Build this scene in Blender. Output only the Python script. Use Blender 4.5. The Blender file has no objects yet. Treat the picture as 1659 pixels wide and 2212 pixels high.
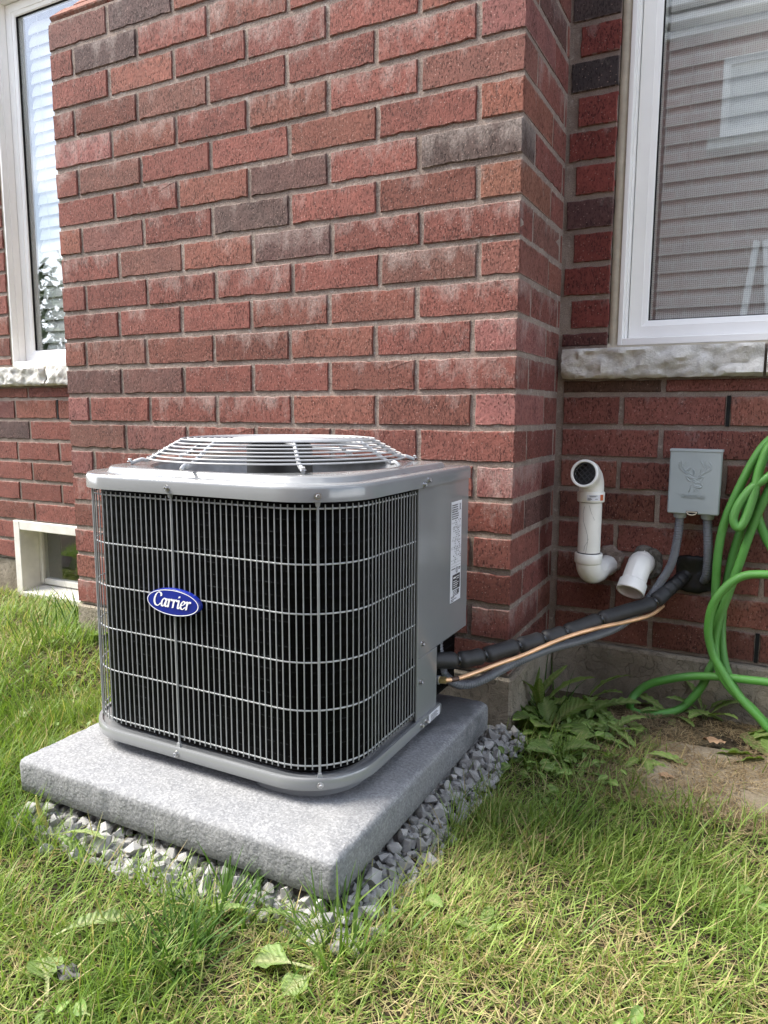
import bpy, bmesh, math, random
import numpy as np
from mathutils import Vector, Matrix, noise

random.seed(7)
rng = np.random.default_rng(11)
C = bpy.context.scene.collection
SC = bpy.context.scene
R = math.radians

# ------------------------------------------------------------------ camera
cam_d = bpy.data.cameras.new('camera')
cam = bpy.data.objects.new('camera', cam_d)
C.objects.link(cam)
cam_d.sensor_fit = 'VERTICAL'
cam_d.sensor_height = 24.0
cam_d.sensor_width = 18.0
cam_d.lens = 1571.3 / 2212.0 * 24.0
cam_d.clip_start = 0.02
cam_d.clip_end = 400.0
PITCH, YAW, ROLL = 0.1354, 0.4759, 0.0041
cam.matrix_world = (Matrix.Translation((0.4745, -1.5361, -0.0475)) @ Matrix.Rotation(YAW, 4, 'Z')
                    @ Matrix.Rotation(math.pi / 2 - PITCH, 4, 'X') @ Matrix.Rotation(ROLL, 4, 'Z'))
SC.camera = cam

# ------------------------------------------------------------------ light
SUN_DIR = Vector((-0.68, -0.26, 0.78)).normalized()      # towards the sun
SUN_EL = math.asin(SUN_DIR.z)
SUN_ROT = math.atan2(SUN_DIR.x, SUN_DIR.y)
w = bpy.data.worlds.new('World')
SC.world = w
w.use_nodes = True
nt = w.node_tree
nt.nodes.clear()
out = nt.nodes.new('ShaderNodeOutputWorld')
bg = nt.nodes.new('ShaderNodeBackground')
sky = nt.nodes.new('ShaderNodeTexSky')
sky.sky_type = 'NISHITA'
sky.sun_disc = False
sky.sun_elevation = SUN_EL
sky.sun_rotation = SUN_ROT
sky.air_density = 1.0
sky.dust_density = 1.5
tc = nt.nodes.new('ShaderNodeTexCoord')
mp = nt.nodes.new('ShaderNodeMapping')
mp.inputs['Scale'].default_value = (1.6, 1.6, 3.4)
mp.inputs['Location'].default_value = (0.35, 0.2, 0.1)
nz = nt.nodes.new('ShaderNodeTexNoise')
nz.inputs['Scale'].default_value = 1.5
nz.inputs['Detail'].default_value = 7.0
nz.inputs['Roughness'].default_value = 0.55
rp = nt.nodes.new('ShaderNodeValToRGB')
rp.color_ramp.elements[0].position = 0.40
rp.color_ramp.elements[1].position = 0.56
mx = nt.nodes.new('ShaderNodeMixRGB')
mx.inputs[2].default_value = (13.0, 13.3, 13.9, 1)       # cloud radiance before the strength below
nt.links.new(tc.outputs['Generated'], mp.inputs[0])
nt.links.new(mp.outputs[0], nz.inputs['Vector'])
sepw = nt.nodes.new('ShaderNodeSeparateXYZ')
mrw = nt.nodes.new('ShaderNodeMapRange')
for i_, v_ in ((1, 0.06), (2, 0.20), (3, 0.13), (4, -0.07)):
    mrw.inputs[i_].default_value = v_
addw = nt.nodes.new('ShaderNodeMath')
nt.links.new(tc.outputs['Generated'], sepw.inputs[0])
nt.links.new(sepw.outputs['Z'], mrw.inputs[0])
nt.links.new(nz.outputs['Fac'], addw.inputs[0])
nt.links.new(mrw.outputs[0], addw.inputs[1])
nt.links.new(addw.outputs[0], rp.inputs[0])
nt.links.new(rp.outputs[0], mx.inputs[0])
nt.links.new(sky.outputs[0], mx.inputs[1])
nt.links.new(mx.outputs[0], bg.inputs[0])
bg.inputs[1].default_value = 0.104
nt.links.new(bg.outputs[0], out.inputs[0])

sun_d = bpy.data.lights.new('sun', 'SUN')
sun_d.energy = 2.9
sun_d.angle = R(28)
sun_d.color = (1.0, 0.94, 0.85)
sun = bpy.data.objects.new('sun', sun_d)
C.objects.link(sun)
sun.rotation_euler = SUN_DIR.to_track_quat('Z', 'Y').to_euler()
sun.location = (-3, -3, 5)

SC.view_settings.view_transform = 'Standard'
SC.view_settings.look = 'None'
SC.view_settings.exposure = 1.82
SC.view_settings.gamma = 1.0
SC.view_settings.use_curve_mapping = False
SC.render.engine = 'CYCLES'
SC.cycles.use_denoising = True
SC.cycles.max_bounces = 8
SC.cycles.transparent_max_bounces = 12
SC.cycles.caustics_reflective = False
SC.cycles.caustics_refractive = False


# ------------------------------------------------------------------ materials
class NT:
    """tiny node-tree helper"""
    def __init__(self, name):
        self.m = bpy.data.materials.new(name)
        self.m.use_nodes = True
        self.t = self.m.node_tree
        self.t.nodes.clear()
        self.out = self.t.nodes.new('ShaderNodeOutputMaterial')

    def n(self, typ, ins=None, **kw):
        nd = self.t.nodes.new('ShaderNode' + typ)
        for k, v in kw.items():
            setattr(nd, k, v)
        for k, v in (ins or {}).items():
            self.put(nd.inputs[k], v)
        return nd

    def put(self, sock, v):
        if isinstance(v, bpy.types.NodeSocket):
            self.t.links.new(v, sock)
        elif isinstance(v, (int, float)):
            try:
                sock.default_value = v
            except TypeError:
                sock.default_value = (v, v, v)
        else:
            v = tuple(v)
            n = len(sock.default_value)
            sock.default_value = (v + (1.0,))[:n] if len(v) < n else v[:n]

    def mix(self, f, a, b, mode='MIX'):
        nd = self.n('MixRGB', {0: f, 1: a, 2: b}, blend_type=mode)
        return nd.outputs[0]

    def math(self, op, a, b=0.0, clamp=False):
        return self.n('Math', {0: a, 1: b}, operation=op, use_clamp=clamp).outputs[0]

    def ramp(self, f, stops):
        nd = self.n('ValToRGB', {0: f})
        cr = nd.color_ramp
        while len(cr.elements) > len(stops):
            cr.elements.remove(cr.elements[-1])
        for i, (p, c) in enumerate(stops):
            e = cr.elements[i] if i < len(cr.elements) else cr.elements.new(p)
            e.position = p
            c = (c, c, c) if isinstance(c, (int, float)) else c
            e.color = (*c, 1.0)
        return nd.outputs[0]

    def coord(self, which='Object'):
        return self.n('TexCoord').outputs[which]

    def scale(self, v, s, loc=(0, 0, 0)):
        return self.n('Mapping', {0: v, 'Scale': s, 'Location': loc}).outputs[0]

    def noise(self, v, s, d=3.0, r=0.55, dist=0.0):
        return self.n('TexNoise', {'Vector': v, 'Scale': s, 'Detail': d, 'Roughness': r, 'Distortion': dist}).outputs[0]

    def voro(self, v, s, feat='F1'):
        return self.n('TexVoronoi', {'Vector': v, 'Scale': s}, feature=feat).outputs['Distance']

    def bump(self, h, strength=0.4, dist=0.002, normal=None):
        ins = {'Height': h, 'Strength': strength, 'Distance': dist}
        if normal is not None:
            ins['Normal'] = normal
        return self.n('Bump', ins).outputs[0]

    def bsdf(self, color, rough=0.8, normal=None, **kw):
        ins = {'Base Color': color, 'Roughness': rough}
        if normal is not None:
            ins['Normal'] = normal
        for k, v in kw.items():
            ins[k.replace('_', ' ')] = v
        b = self.n('BsdfPrincipled', ins)
        self.t.links.new(b.outputs[0], self.out.inputs[0])
        return b


def simple(name, col, rough=0.5, var=0.12, sc=30.0, bump=0.0, bsc=200.0, **kw):
    t = NT(name)
    v = t.coord()
    f = t.noise(v, sc, 4)
    c2 = tuple(x * (1 - var) for x in col)
    c1 = tuple(min(1, x * (1 + var)) for x in col)
    c = t.ramp(f, [(0.3, c2), (0.7, c1)])
    nrm = t.bump(t.noise(v, bsc, 3), bump, 0.001) if bump else None
    t.bsdf(c, rough, nrm, **kw)
    return t.m


def brick_material():
    t = NT('brick')
    oi = t.n('ObjectInfo')
    obj = t.coord()
    rv = t.n('VectorMath', {0: t.n('CombineXYZ', {0: oi.outputs['Random'], 1: t.math('MULTIPLY', oi.outputs['Random'], 7.3),
                                                 2: t.math('MULTIPLY', oi.outputs['Random'], 3.1)}).outputs[0], 1: (9, 9, 9)},
             operation='MULTIPLY').outputs[0]
    v = t.n('VectorMath', {0: obj, 1: rv}, operation='ADD').outputs[0]
    col = oi.outputs['Color']
    val = t.math('ADD', t.math('MULTIPLY', oi.outputs['Random'], 0.26), 0.70)
    base = t.mix(1.0, col, t.n('CombineXYZ', {0: val, 1: val, 2: val}).outputs[0], 'MULTIPLY')
    # mottling
    m1 = t.noise(v, 22, 4, 0.6)
    base = t.mix(t.ramp(m1, [(0.35, 0.0), (0.7, 0.55)]), base, t.mix(1.0, base, (1.28, 1.12, 1.1), 'MULTIPLY'))
    m2 = t.noise(t.scale(v, (1, 1, 1), (3, 1, 2)), 14, 4, 0.6)
    base = t.mix(t.ramp(m2, [(0.5, 0.0), (0.75, 0.45)]), base, t.mix(1.0, base, (0.62, 0.62, 0.68), 'MULTIPLY'))
    # dragged (wire-cut) pits, stretched vertically
    pit = t.noise(t.scale(v, (1, 1, 0.42)), 300, 3, 0.7)
    dens_ = t.math('MULTIPLY', t.math('SUBTRACT', t.noise(v, 18, 3), 0.5), 0.22)
    pitm = t.ramp(t.math('ADD', pit, dens_), [(0.34, 1.0), (0.47, 0.0)])
    base = t.mix(t.math('MULTIPLY', pitm, 0.85), base, t.mix(1.0, base, (0.26, 0.23, 0.23), 'MULTIPLY'))
    base = t.mix(t.ramp(t.noise(t.scale(v, (1, 1, 0.6)), 140, 4, 0.75), [(0.35, 0.55), (0.55, 0.0)]), base, t.mix(1.0, base, (0.55, 0.52, 0.52), 'MULTIPLY'))
    # light grit
    vo = t.n('TexVoronoi', {'Vector': v, 'Scale': 150.0, 'Randomness': 1.0})
    grit = t.math('MULTIPLY', t.math('LESS_THAN', vo.outputs['Distance'], 0.20),
                  t.math('GREATER_THAN', t.n('SeparateColor', {0: vo.outputs['Color']}).outputs[0], 0.62))
    base = t.mix(t.math('MULTIPLY', grit, 0.38), base, (0.50, 0.34, 0.29))
    # lime bloom running down from the top bed joint
    sep = t.n('SeparateXYZ', {0: obj})
    top = t.n('MapRange', {0: sep.outputs['Z'], 1: -0.02, 2: 0.036, 3: 0.0, 4: 1.25}).outputs[0]
    bl = t.noise(t.scale(v, (1, 1, 0.5)), 24, 6, 0.68)
    amt = t.math('MULTIPLY', oi.outputs['Alpha'], 1.0)
    thr = t.math('ADD', t.math('ADD', bl, t.math('MULTIPLY', top, 0.16)), t.math('MULTIPLY', amt, 0.22))
    bloom = t.ramp(thr, [(0.72, 0.0), (1.02, 0.58)])
    bloom = t.math('MULTIPLY', bloom, t.ramp(t.noise(v, 300, 3, 0.7), [(0.35, 0.35), (0.6, 1.0)]))
    base = t.mix(bloom, base, (0.47, 0.405, 0.37))
    az_ = t.math('ADD', t.math('ABSOLUTE', sep.outputs['Z']), t.math('MULTIPLY', t.math('SUBTRACT', t.noise(v, 70, 4, 0.7), 0.5), 0.018))
    smear = t.ramp(t.math('MULTIPLY', az_, 10.0), [(0.315, 0.0), (0.365, 0.75)])
    base = t.mix(smear, base, (0.31, 0.24, 0.205))
    h = t.math('SUBTRACT', t.math('MULTIPLY', t.noise(v, 160, 4, 0.65), 0.7), t.math('MULTIPLY', pitm, 0.55))
    nrm = t.bump(h, 0.9, 0.0030)
    nrm = t.bump(t.noise(v, 24, 3), 0.35, 0.004, nrm)
    t.bsdf(base, 0.88, nrm, Specular_IOR_Level=0.25)
    return t.m


def mortar_material():
    t = NT('mortar')
    v = t.coord()
    a = t.noise(v, 9, 5, 0.6)
    c = t.ramp(a, [(0.3, (0.215, 0.168, 0.142)), (0.7, (0.365, 0.30, 0.256))])
    s = t.noise(v, 420, 2)
    c = t.mix(t.ramp(s, [(0.35, 0.6), (0.55, 0.0)]), c, (0.15, 0.115, 0.10))
    lt = t.noise(v, 60, 4, 0.7)
    c = t.mix(t.ramp(lt, [(0.56, 0.0), (0.72, 0.6)]), c, (0.50, 0.46, 0.42))
    h = t.math('ADD', t.noise(v, 260, 4, 0.7), t.math('MULTIPLY', t.noise(v, 45, 3), 1.6))
    t.bsdf(c, 0.95, t.bump(h, 0.9, 0.004), Specular_IOR_Level=0.15)
    return t.m


def concrete_material(name, lo, hi, pits=True, stain=(0.09, 0.075, 0.055)):
    t = NT(name)
    v = t.coord()
    c = t.ramp(t.noise(v, 7, 6, 0.6), [(0.3, lo), (0.72, hi)])
    c = t.mix(t.ramp(t.noise(t.scale(v, (1, 1, 0.5)), 4.0, 5, 0.7), [(0.52, 0.0), (0.72, 0.7)]), c, stain)
    fine = t.noise(v, 330, 3, 0.6)
    c = t.mix(t.ramp(fine, [(0.3, 0.5), (0.5, 0.0)]), c, tuple(x * 0.5 for x in lo))
    crack = t.voro(t.n('VectorMath', {0: v, 1: t.n('TexNoise', {'Vector': v, 'Scale': 12.0}).outputs['Color']}, operation='ADD').outputs[0], 5.0, 'DISTANCE_TO_EDGE')
    h = t.math('ADD', t.noise(v, 38, 6, 0.7), t.math('MULTIPLY', fine, 0.25))
    if pits:
        h = t.math('SUBTRACT', h, t.ramp(crack, [(0.0, 0.5), (0.02, 0.0)]))
    t.bsdf(c, 0.95, t.bump(h, 0.9, 0.010), Specular_IOR_Level=0.2)
    return t.m


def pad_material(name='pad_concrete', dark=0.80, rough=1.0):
    t = NT(name)
    v = t.coord()
    vo = t.n('TexVoronoi', {'Vector': v, 'Scale': 330.0})
    cc = t.n('SeparateColor', {0: vo.outputs['Color']}).outputs[0]
    c = t.ramp(cc, [(0.0, (0.15, 0.156, 0.168)), (0.5, (0.26, 0.267, 0.28)), (1.0, (0.44, 0.446, 0.455))])
    c = t.mix(0.5, c, t.ramp(t.noise(v, 16, 5), [(0.35, (0.25, 0.256, 0.266)), (0.68, (0.35, 0.353, 0.353))]))
    # damp blotches near the back right corner
    sep = t.n('SeparateXYZ', {0: v})
    dx = t.math('MULTIPLY', t.math('SUBTRACT', sep.outputs[0], 0.265), 1.0)
    dy = t.math('MULTIPLY', t.math('SUBTRACT', sep.outputs[1], 0.235), 0.62)
    rr = t.math('SQRT', t.math('ADD', t.math('MULTIPLY', dx, dx), t.math('MULTIPLY', dy, dy)))
    rr = t.math('ADD', rr, t.math('MULTIPLY', t.math('SUBTRACT', t.noise(v, 22, 4), 0.5), 0.09))
    wet = t.ramp(rr, [(0.045, 0.8), (0.085, 0.0)])
    c = t.mix(wet, c, (0.10, 0.103, 0.107))
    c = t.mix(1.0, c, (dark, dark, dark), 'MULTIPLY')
    spl = t.math('ADD', t.math('MULTIPLY', sep.outputs[2], 12.0), t.noise(v, 25, 5, 0.7))
    c = t.mix(t.ramp(spl, [(0.20, 0.55), (0.42, 0.0)]), c, (0.13, 0.115, 0.085))
    c = t.mix(t.ramp(t.noise(v, 5, 4, 0.65), [(0.55, 0.0), (0.72, 0.35)]), c, (0.20, 0.20, 0.195))
    vb_ = t.n('TexVoronoi', {'Vector': t.n('VectorMath', {0: v, 1: t.n('VectorMath', {0: t.n('TexNoise', {'Vector': v, 'Scale': 60.0}).outputs['Color'], 1: (0.012, 0.012, 0.012)}, operation='MULTIPLY').outputs[0]}, operation='ADD').outputs[0], 'Scale': 215.0 / rough}, feature='SMOOTH_F1').outputs['Distance']
    h = t.math('ADD', t.math('MULTIPLY', vb_, -0.5), t.math('MULTIPLY', t.noise(v, 190 / rough, 4, 0.65), 1.1))
    t.bsdf(c, 0.9, t.bump(h, 0.55, 0.0026 * rough), Specular_IOR_Level=0.3)
    return t.m


def attr_material(name, rough=0.6, trans=0.35, spec=0.25):
    """per-blade / per-leaf colour attribute, part of the light passes through"""
    t = NT(name)
    a = t.n('Attribute', attribute_name='Col').outputs['Color']
    b = t.n('BsdfPrincipled', {'Base Color': a, 'Roughness': rough, 'Specular IOR Level': spec})
    tr = t.n('BsdfTranslucent', {'Color': t.mix(1.0, a, (1.25, 1.3, 0.7), 'MULTIPLY')})
    m = t.n('MixShader', {0: trans, 1: b.outputs[0], 2: tr.outputs[0]})
    t.t.links.new(m.outputs[0], t.out.inputs[0])
    return t.m


def leaf_material():
    t = NT('weed_leaf')
    v = t.coord()
    oi = t.n('ObjectInfo')
    a = t.n('Attribute', attribute_name='Col').outputs['Color']
    c = t.mix(t.ramp(t.noise(v, 45, 4), [(0.35, 0.0), (0.7, 0.5)]), a, t.mix(1.0, a, (1.5, 1.35, 1.2), 'MULTIPLY'))
    c = t.mix(t.ramp(t.noise(v, 130, 3), [(0.63, 0.0), (0.75, 0.5)]), c, (0.24, 0.20, 0.06))
    c = t.mix(t.math('MULTIPLY', oi.outputs['Random'], 0.45), c, t.mix(1.0, c, (1.45, 1.3, 1.3), 'MULTIPLY'))
    vein = t.math('SINE', t.math('MULTIPLY', t.math('SUBTRACT', t.n('SeparateXYZ', {0: v}).outputs[0], t.math('MULTIPLY', t.math('ABSOLUTE', t.n('SeparateXYZ', {0: v}).outputs[1]), 0.8)), 75.0))
    c = t.mix(t.ramp(vein, [(0.85, 0.0), (0.99, 0.16)]), c, t.mix(1.0, c, (1.7, 1.5, 1.6), 'MULTIPLY'))
    nrm = t.bump(t.math('ADD', t.math('MULTIPLY', vein, 0.4), t.noise(v, 40, 4)), 0.35, 0.010)
    b = t.n('BsdfPrincipled', {'Base Color': c, 'Roughness': 0.5, 'Normal': nrm, 'Specular IOR Level': 0.35})
    tr = t.n('BsdfTranslucent', {'Color': t.mix(1.0, c, (1.4, 1.5, 0.6), 'MULTIPLY')})
    m = t.n('MixShader', {0: 0.25, 1: b.outputs[0], 2: tr.outputs[0]})
    t.t.links.new(m.outputs[0], t.out.inputs[0])
    return t.m


def soil_material():
    t = NT('soil')
    v = t.coord()
    c = t.ramp(t.noise(v, 40, 6, 0.7), [(0.3, (0.030, 0.024, 0.017)), (0.55, (0.075, 0.058, 0.040)), (0.8, (0.15, 0.115, 0.075))])
    c = t.mix(t.ramp(t.noise(v, 3.0, 4), [(0.45, 0.0), (0.62, 0.5)]), c, (0.17, 0.145, 0.085))
    h = t.math('ADD', t.noise(v, 60, 6, 0.7), t.math('MULTIPLY', t.voro(v, 130), -0.5))
    t.bsdf(c, 1.0, t.bump(h, 1.0, 0.012), Specular_IOR_Level=0.1)
    return t.m


def hose_material():
    t = NT('green_hose')
    s = t.n('Attribute', attribute_name='sv').outputs['Vector']
    sep = t.n('SeparateXYZ', {0: s})
    a = t.math('SINE', t.math('ADD', t.math('MULTIPLY', sep.outputs[0], 1500.0), t.math('MULTIPLY', sep.outputs[1], 12.0)))
    b = t.math('SINE', t.math('SUBTRACT', t.math('MULTIPLY', sep.outputs[0], 1500.0), t.math('MULTIPLY', sep.outputs[1], 12.0)))
    k = t.math('MULTIPLY', a, b)
    col = t.ramp(k, [(0.0, (0.065, 0.25, 0.035)), (0.6, (0.125, 0.38, 0.065)), (1.0, (0.20, 0.47, 0.11))])
    dirt = t.noise(t.coord(), 9, 4)
    col = t.mix(t.ramp(dirt, [(0.4, 0.0), (0.75, 0.45)]), col, (0.10, 0.24, 0.075))
    t.bsdf(col, 0.38, t.bump(k, 0.35, 0.0012), Coat_Weight=0.15)
    return t.m


def glass_material():
    t = NT('window_glass')
    ge = t.n('NewGeometry')
    dt = t.math('ABSOLUTE', t.n('VectorMath', {0: ge.outputs['Normal'], 1: ge.outputs['Incoming']}, operation='DOT_PRODUCT').outputs['Value'])
    f = t.math('ADD', t.math('MULTIPLY', t.math('POWER', t.math('SUBTRACT', 1.0, dt), 3.0), 1.0), 0.095, clamp=True)   # two panes, four faces
    tp = t.n('BsdfTransparent', {'Color': (0.93, 0.95, 0.94)})
    gl = t.n('BsdfGlossy', {'Color': (0.95, 0.97, 1.0), 'Roughness': 0.015})
    m = t.n('MixShader', {0: f, 1: tp.outputs[0], 2: gl.outputs[0]})
    t.t.links.new(m.outputs[0], t.out.inputs[0])
    return t.m


def screen_material():
    t = NT('insect_screen')
    v = t.coord()
    sep = t.n('SeparateXYZ', {0: v})
    sx = t.math('SINE', t.math('MULTIPLY', sep.outputs[0], 2 * math.pi / 0.0046))
    sz = t.math('SINE', t.math('MULTIPLY', sep.outputs[2], 2 * math.pi / 0.0046))
    f = t.math('ADD', t.math('MULTIPLY', t.math('ADD', sx, sz), 0.05), 0.27)
    tp = t.n('BsdfTransparent')
    df = t.n('BsdfDiffuse', {'Color': (0.66, 0.645, 0.64)})
    m = t.n('MixShader', {0: f, 1: tp.outputs[0], 2: df.outputs[0]})
    t.t.links.new(m.outputs[0], t.out.inputs[0])
    return t.m


def sill_material():
    t = NT('sill_stone')
    v = t.coord()
    c = t.ramp(t.noise(v, 26, 6, 0.65), [(0.3, (0.50, 0.485, 0.45)), (0.7, (0.74, 0.725, 0.68))])
    c = t.mix(t.ramp(t.noise(t.scale(v, (1, 1, 0.3)), 30, 4), [(0.56, 0.0), (0.75, 0.55)]), c, (0.17, 0.16, 0.14))
    h = t.math('ADD', t.noise(v, 48, 6, 0.75), t.math('MULTIPLY', t.noise(v, 240, 3), 0.25))
    t.bsdf(c, 0.92, t.bump(h, 0.9, 0.006), Specular_IOR_Level=0.2)
    return t.m


def paint_material():
    t = NT('grey_paint')
    v = t.coord()
    c = t.ramp(t.noise(v, 5, 4), [(0.3, (0.195, 0.203, 0.208)), (0.7, (0.225, 0.233, 0.238))])
    sm = t.noise(v, 60, 4)
    ro = t.ramp(t.noise(v, 9, 5, 0.7), [(0.35, 0.14), (0.75, 0.26)])
    t.bsdf(c, ro, t.bump(t.noise(v, 9, 2), 0.03, 0.004), Coat_Weight=0.5, Coat_Roughness=0.10, Specular_IOR_Level=0.5)
    return t.m


def foliage_far():
    return simple('far_leaf', (0.13, 0.18, 0.08), 0.7, 0.4, 3.0)


M = dict(
    brick=brick_material(), mortar=mortar_material(),
    found=concrete_material('foundation_concrete', (0.19, 0.162, 0.12), (0.43, 0.38, 0.305)),
    slab=concrete_material('slab_concrete', (0.20, 0.165, 0.115), (0.34, 0.29, 0.215), False, (0.11, 0.08, 0.048)),
    pad=pad_material(), soil=soil_material(), hose=hose_material(), glass=glass_material(),
    sill=sill_material(), screen=screen_material(), paint=paint_material(), leaf=leaf_material(),
    grass=attr_material('grass_blade', 0.5, 0.30), straw=attr_material('dry_clippings', 0.8, 0.15),
    vinyl=simple('white_vinyl', (0.87, 0.865, 0.84), 0.35, 0.03, 6),
    vinyl_old=simple('aged_white_paint', (0.66, 0.64, 0.59), 0.5, 0.12, 18, 0.2, 120),
    caulk=simple('beige_sealant', (0.50, 0.455, 0.36), 0.7, 0.12, 40, 0.4, 160),
    blind=simple('blind_slat', (0.78, 0.75, 0.74), 0.5, 0.03, 8),
    room=simple('room_wall', (0.22, 0.22, 0.22), 0.9, 0.1, 3),
    coil=None, motor=simple('black_enamel', (0.012, 0.012, 0.012), 0.45, 0.1),
    zinc=simple('zinc_screw', (0.45, 0.45, 0.45), 0.28, 0.15, 200, Metallic=0.9),
    galv=simple('galvanised_sheet', (0.42, 0.44, 0.46), 0.35, 0.25, 25, Metallic=0.6),
    wire=simple('guard_wire', (0.40, 0.41, 0.42), 0.32, 0.06, 20, Specular_IOR_Level=0.6),
    wire2=simple('guard_wire_vertical', (0.27, 0.28, 0.29), 0.35, 0.06, 20, Specular_IOR_Level=0.6), shroud=simple('shroud_sheet', (0.46, 0.475, 0.50), 0.4, 0.25, 30),
    badge=simple('blue_enamel', (0.006, 0.018, 0.22), 0.18, 0.05, 10, Coat_Weight=0.5),
    white=simple('white_print', (0.82, 0.83, 0.86), 0.35, 0.02),
    paper=simple('label_paper', (0.70, 0.71, 0.76), 0.4, 0.03, 30),
    ink=simple('black_ink', (0.02, 0.02, 0.025), 0.5, 0.1),
    orange=simple('orange_ink', (0.55, 0.12, 0.03), 0.5, 0.1),
    pvc=simple('white_pvc', (0.82, 0.81, 0.76), 0.28, 0.06, 14, 0.05, 90, Coat_Weight=0.2),
    foam=simple('black_foam', (0.022, 0.022, 0.023), 0.55, 0.25, 40, 0.3, 260),
    tie=simple('cable_tie', (0.015, 0.015, 0.015), 0.2, 0.1, Coat_Weight=0.4),
    copper=simple('lacquered_copper', (0.80, 0.48, 0.27), 0.35, 0.18, 25, Metallic=0.55),
    brass=simple('brass_fitting', (0.60, 0.47, 0.22), 0.3, 0.15, 60, Metallic=0.9),
    conduit=simple('grey_conduit', (0.155, 0.165, 0.185), 0.38, 0.10, 30),
    boxpl=simple('grey_moulded_plastic', (0.34, 0.385, 0.395), 0.38, 0.06, 12, 0.08, 300),
    tar=simple('black_sealant', (0.007, 0.007, 0.007), 0.48, 0.3, 60, 1.0, 55, Specular_IOR_Level=0.35),
    rock=None, dry=simple('dead_leaf', (0.30, 0.19, 0.11), 0.85, 0.35, 40, 0.5, 90),
    darkleaf=simple('rotten_leaf', (0.022, 0.022, 0.020), 0.6, 0.4, 50, 0.5, 90),
    shoot=simple('pale_shoot', (0.38, 0.34, 0.10), 0.6, 0.35, 30),
    farbrick=None, fargrey=simple('grey_siding', (0.30, 0.31, 0.33), 0.7, 0.1, 3),
    void=simple('dark_gap', (0.006, 0.006, 0.006), 0.95, 0.2),
)


def coil_material():
    t = NT('coil_fins')
    v = t.coord()
    sep = t.n('SeparateXYZ', {0: v})
    wv = t.math('SINE', t.math('MULTIPLY', sep.outputs[2], 2 * math.pi / 0.0205))
    c = t.ramp(t.noise(v, 55, 4, 0.7), [(0.4, (0.0012, 0.0012, 0.0013)), (0.76, (0.002, 0.002, 0.0022)), (0.82, (0.05, 0.05, 0.05))])
    # glints on tubes between the fins, put into the colour as paler lines
    tube_glint = t.ramp(wv, [(0.93, 0.0), (0.99, 1.0)])
    tube_glint = t.math('MULTIPLY', tube_glint, t.ramp(t.noise(t.scale(v, (1, 1, 0.3)), 120, 3, 0.7), [(0.45, 0.0), (0.62, 1.0)]))
    tube_glint = t.math('MULTIPLY', tube_glint, t.ramp(t.noise(t.scale(v, (1, 1, 0.05)), 9, 2), [(0.45, 0.05), (0.65, 0.8)]))
    c = t.mix(tube_glint, c, (0.085, 0.088, 0.092))
    fine = t.n('TexNoise', {'Vector': t.scale(v, (900, 900, 6)), 'Scale': 1.0}).outputs[0]
    t.bsdf(c, 0.45, t.bump(t.math('ADD', t.math('MULTIPLY', wv, 0.5), fine), 0.5, 0.002), Specular_IOR_Level=0.04)
    return t.m


def rock_material():
    t = NT('crushed_limestone')
    v = t.coord()
    oi = t.n('ObjectInfo')
    c = t.ramp(t.noise(v, 90, 5, 0.65), [(0.3, (0.34, 0.333, 0.318)), (0.7, (0.54, 0.53, 0.505))])
    k = t.math('ADD', t.math('MULTIPLY', oi.outputs['Random'], 0.5), 0.66)
    c = t.mix(1.0, c, t.n('CombineXYZ', {0: k, 1: k, 2: k}).outputs[0], 'MULTIPLY')
    t.bsdf(c, 0.9, t.bump(t.noise(v, 190, 4, 0.7), 0.6, 0.003), Specular_IOR_Level=0.25)
    return t.m


def farbrick_material():
    t = NT('neighbour_brick')
    v = t.n('Mapping', {0: t.coord(), 'Rotation': (R(90), 0, 0)}).outputs[0]
    b = t.n('TexBrick', {'Vector': v, 'Color1': (0.27, 0.12, 0.10, 1), 'Color2': (0.20, 0.09, 0.08, 1), 'Mortar': (0.35, 0.30, 0.27, 1),
                         'Scale': 1.0, 'Mortar Size': 0.008, 'Brick Width': 0.24, 'Row Height': 0.08})
    t.bsdf(b.outputs[0], 0.9)
    return t.m


M['coil'], M['rock'], M['farbrick'] = coil_material(), rock_material(), farbrick_material()


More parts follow.
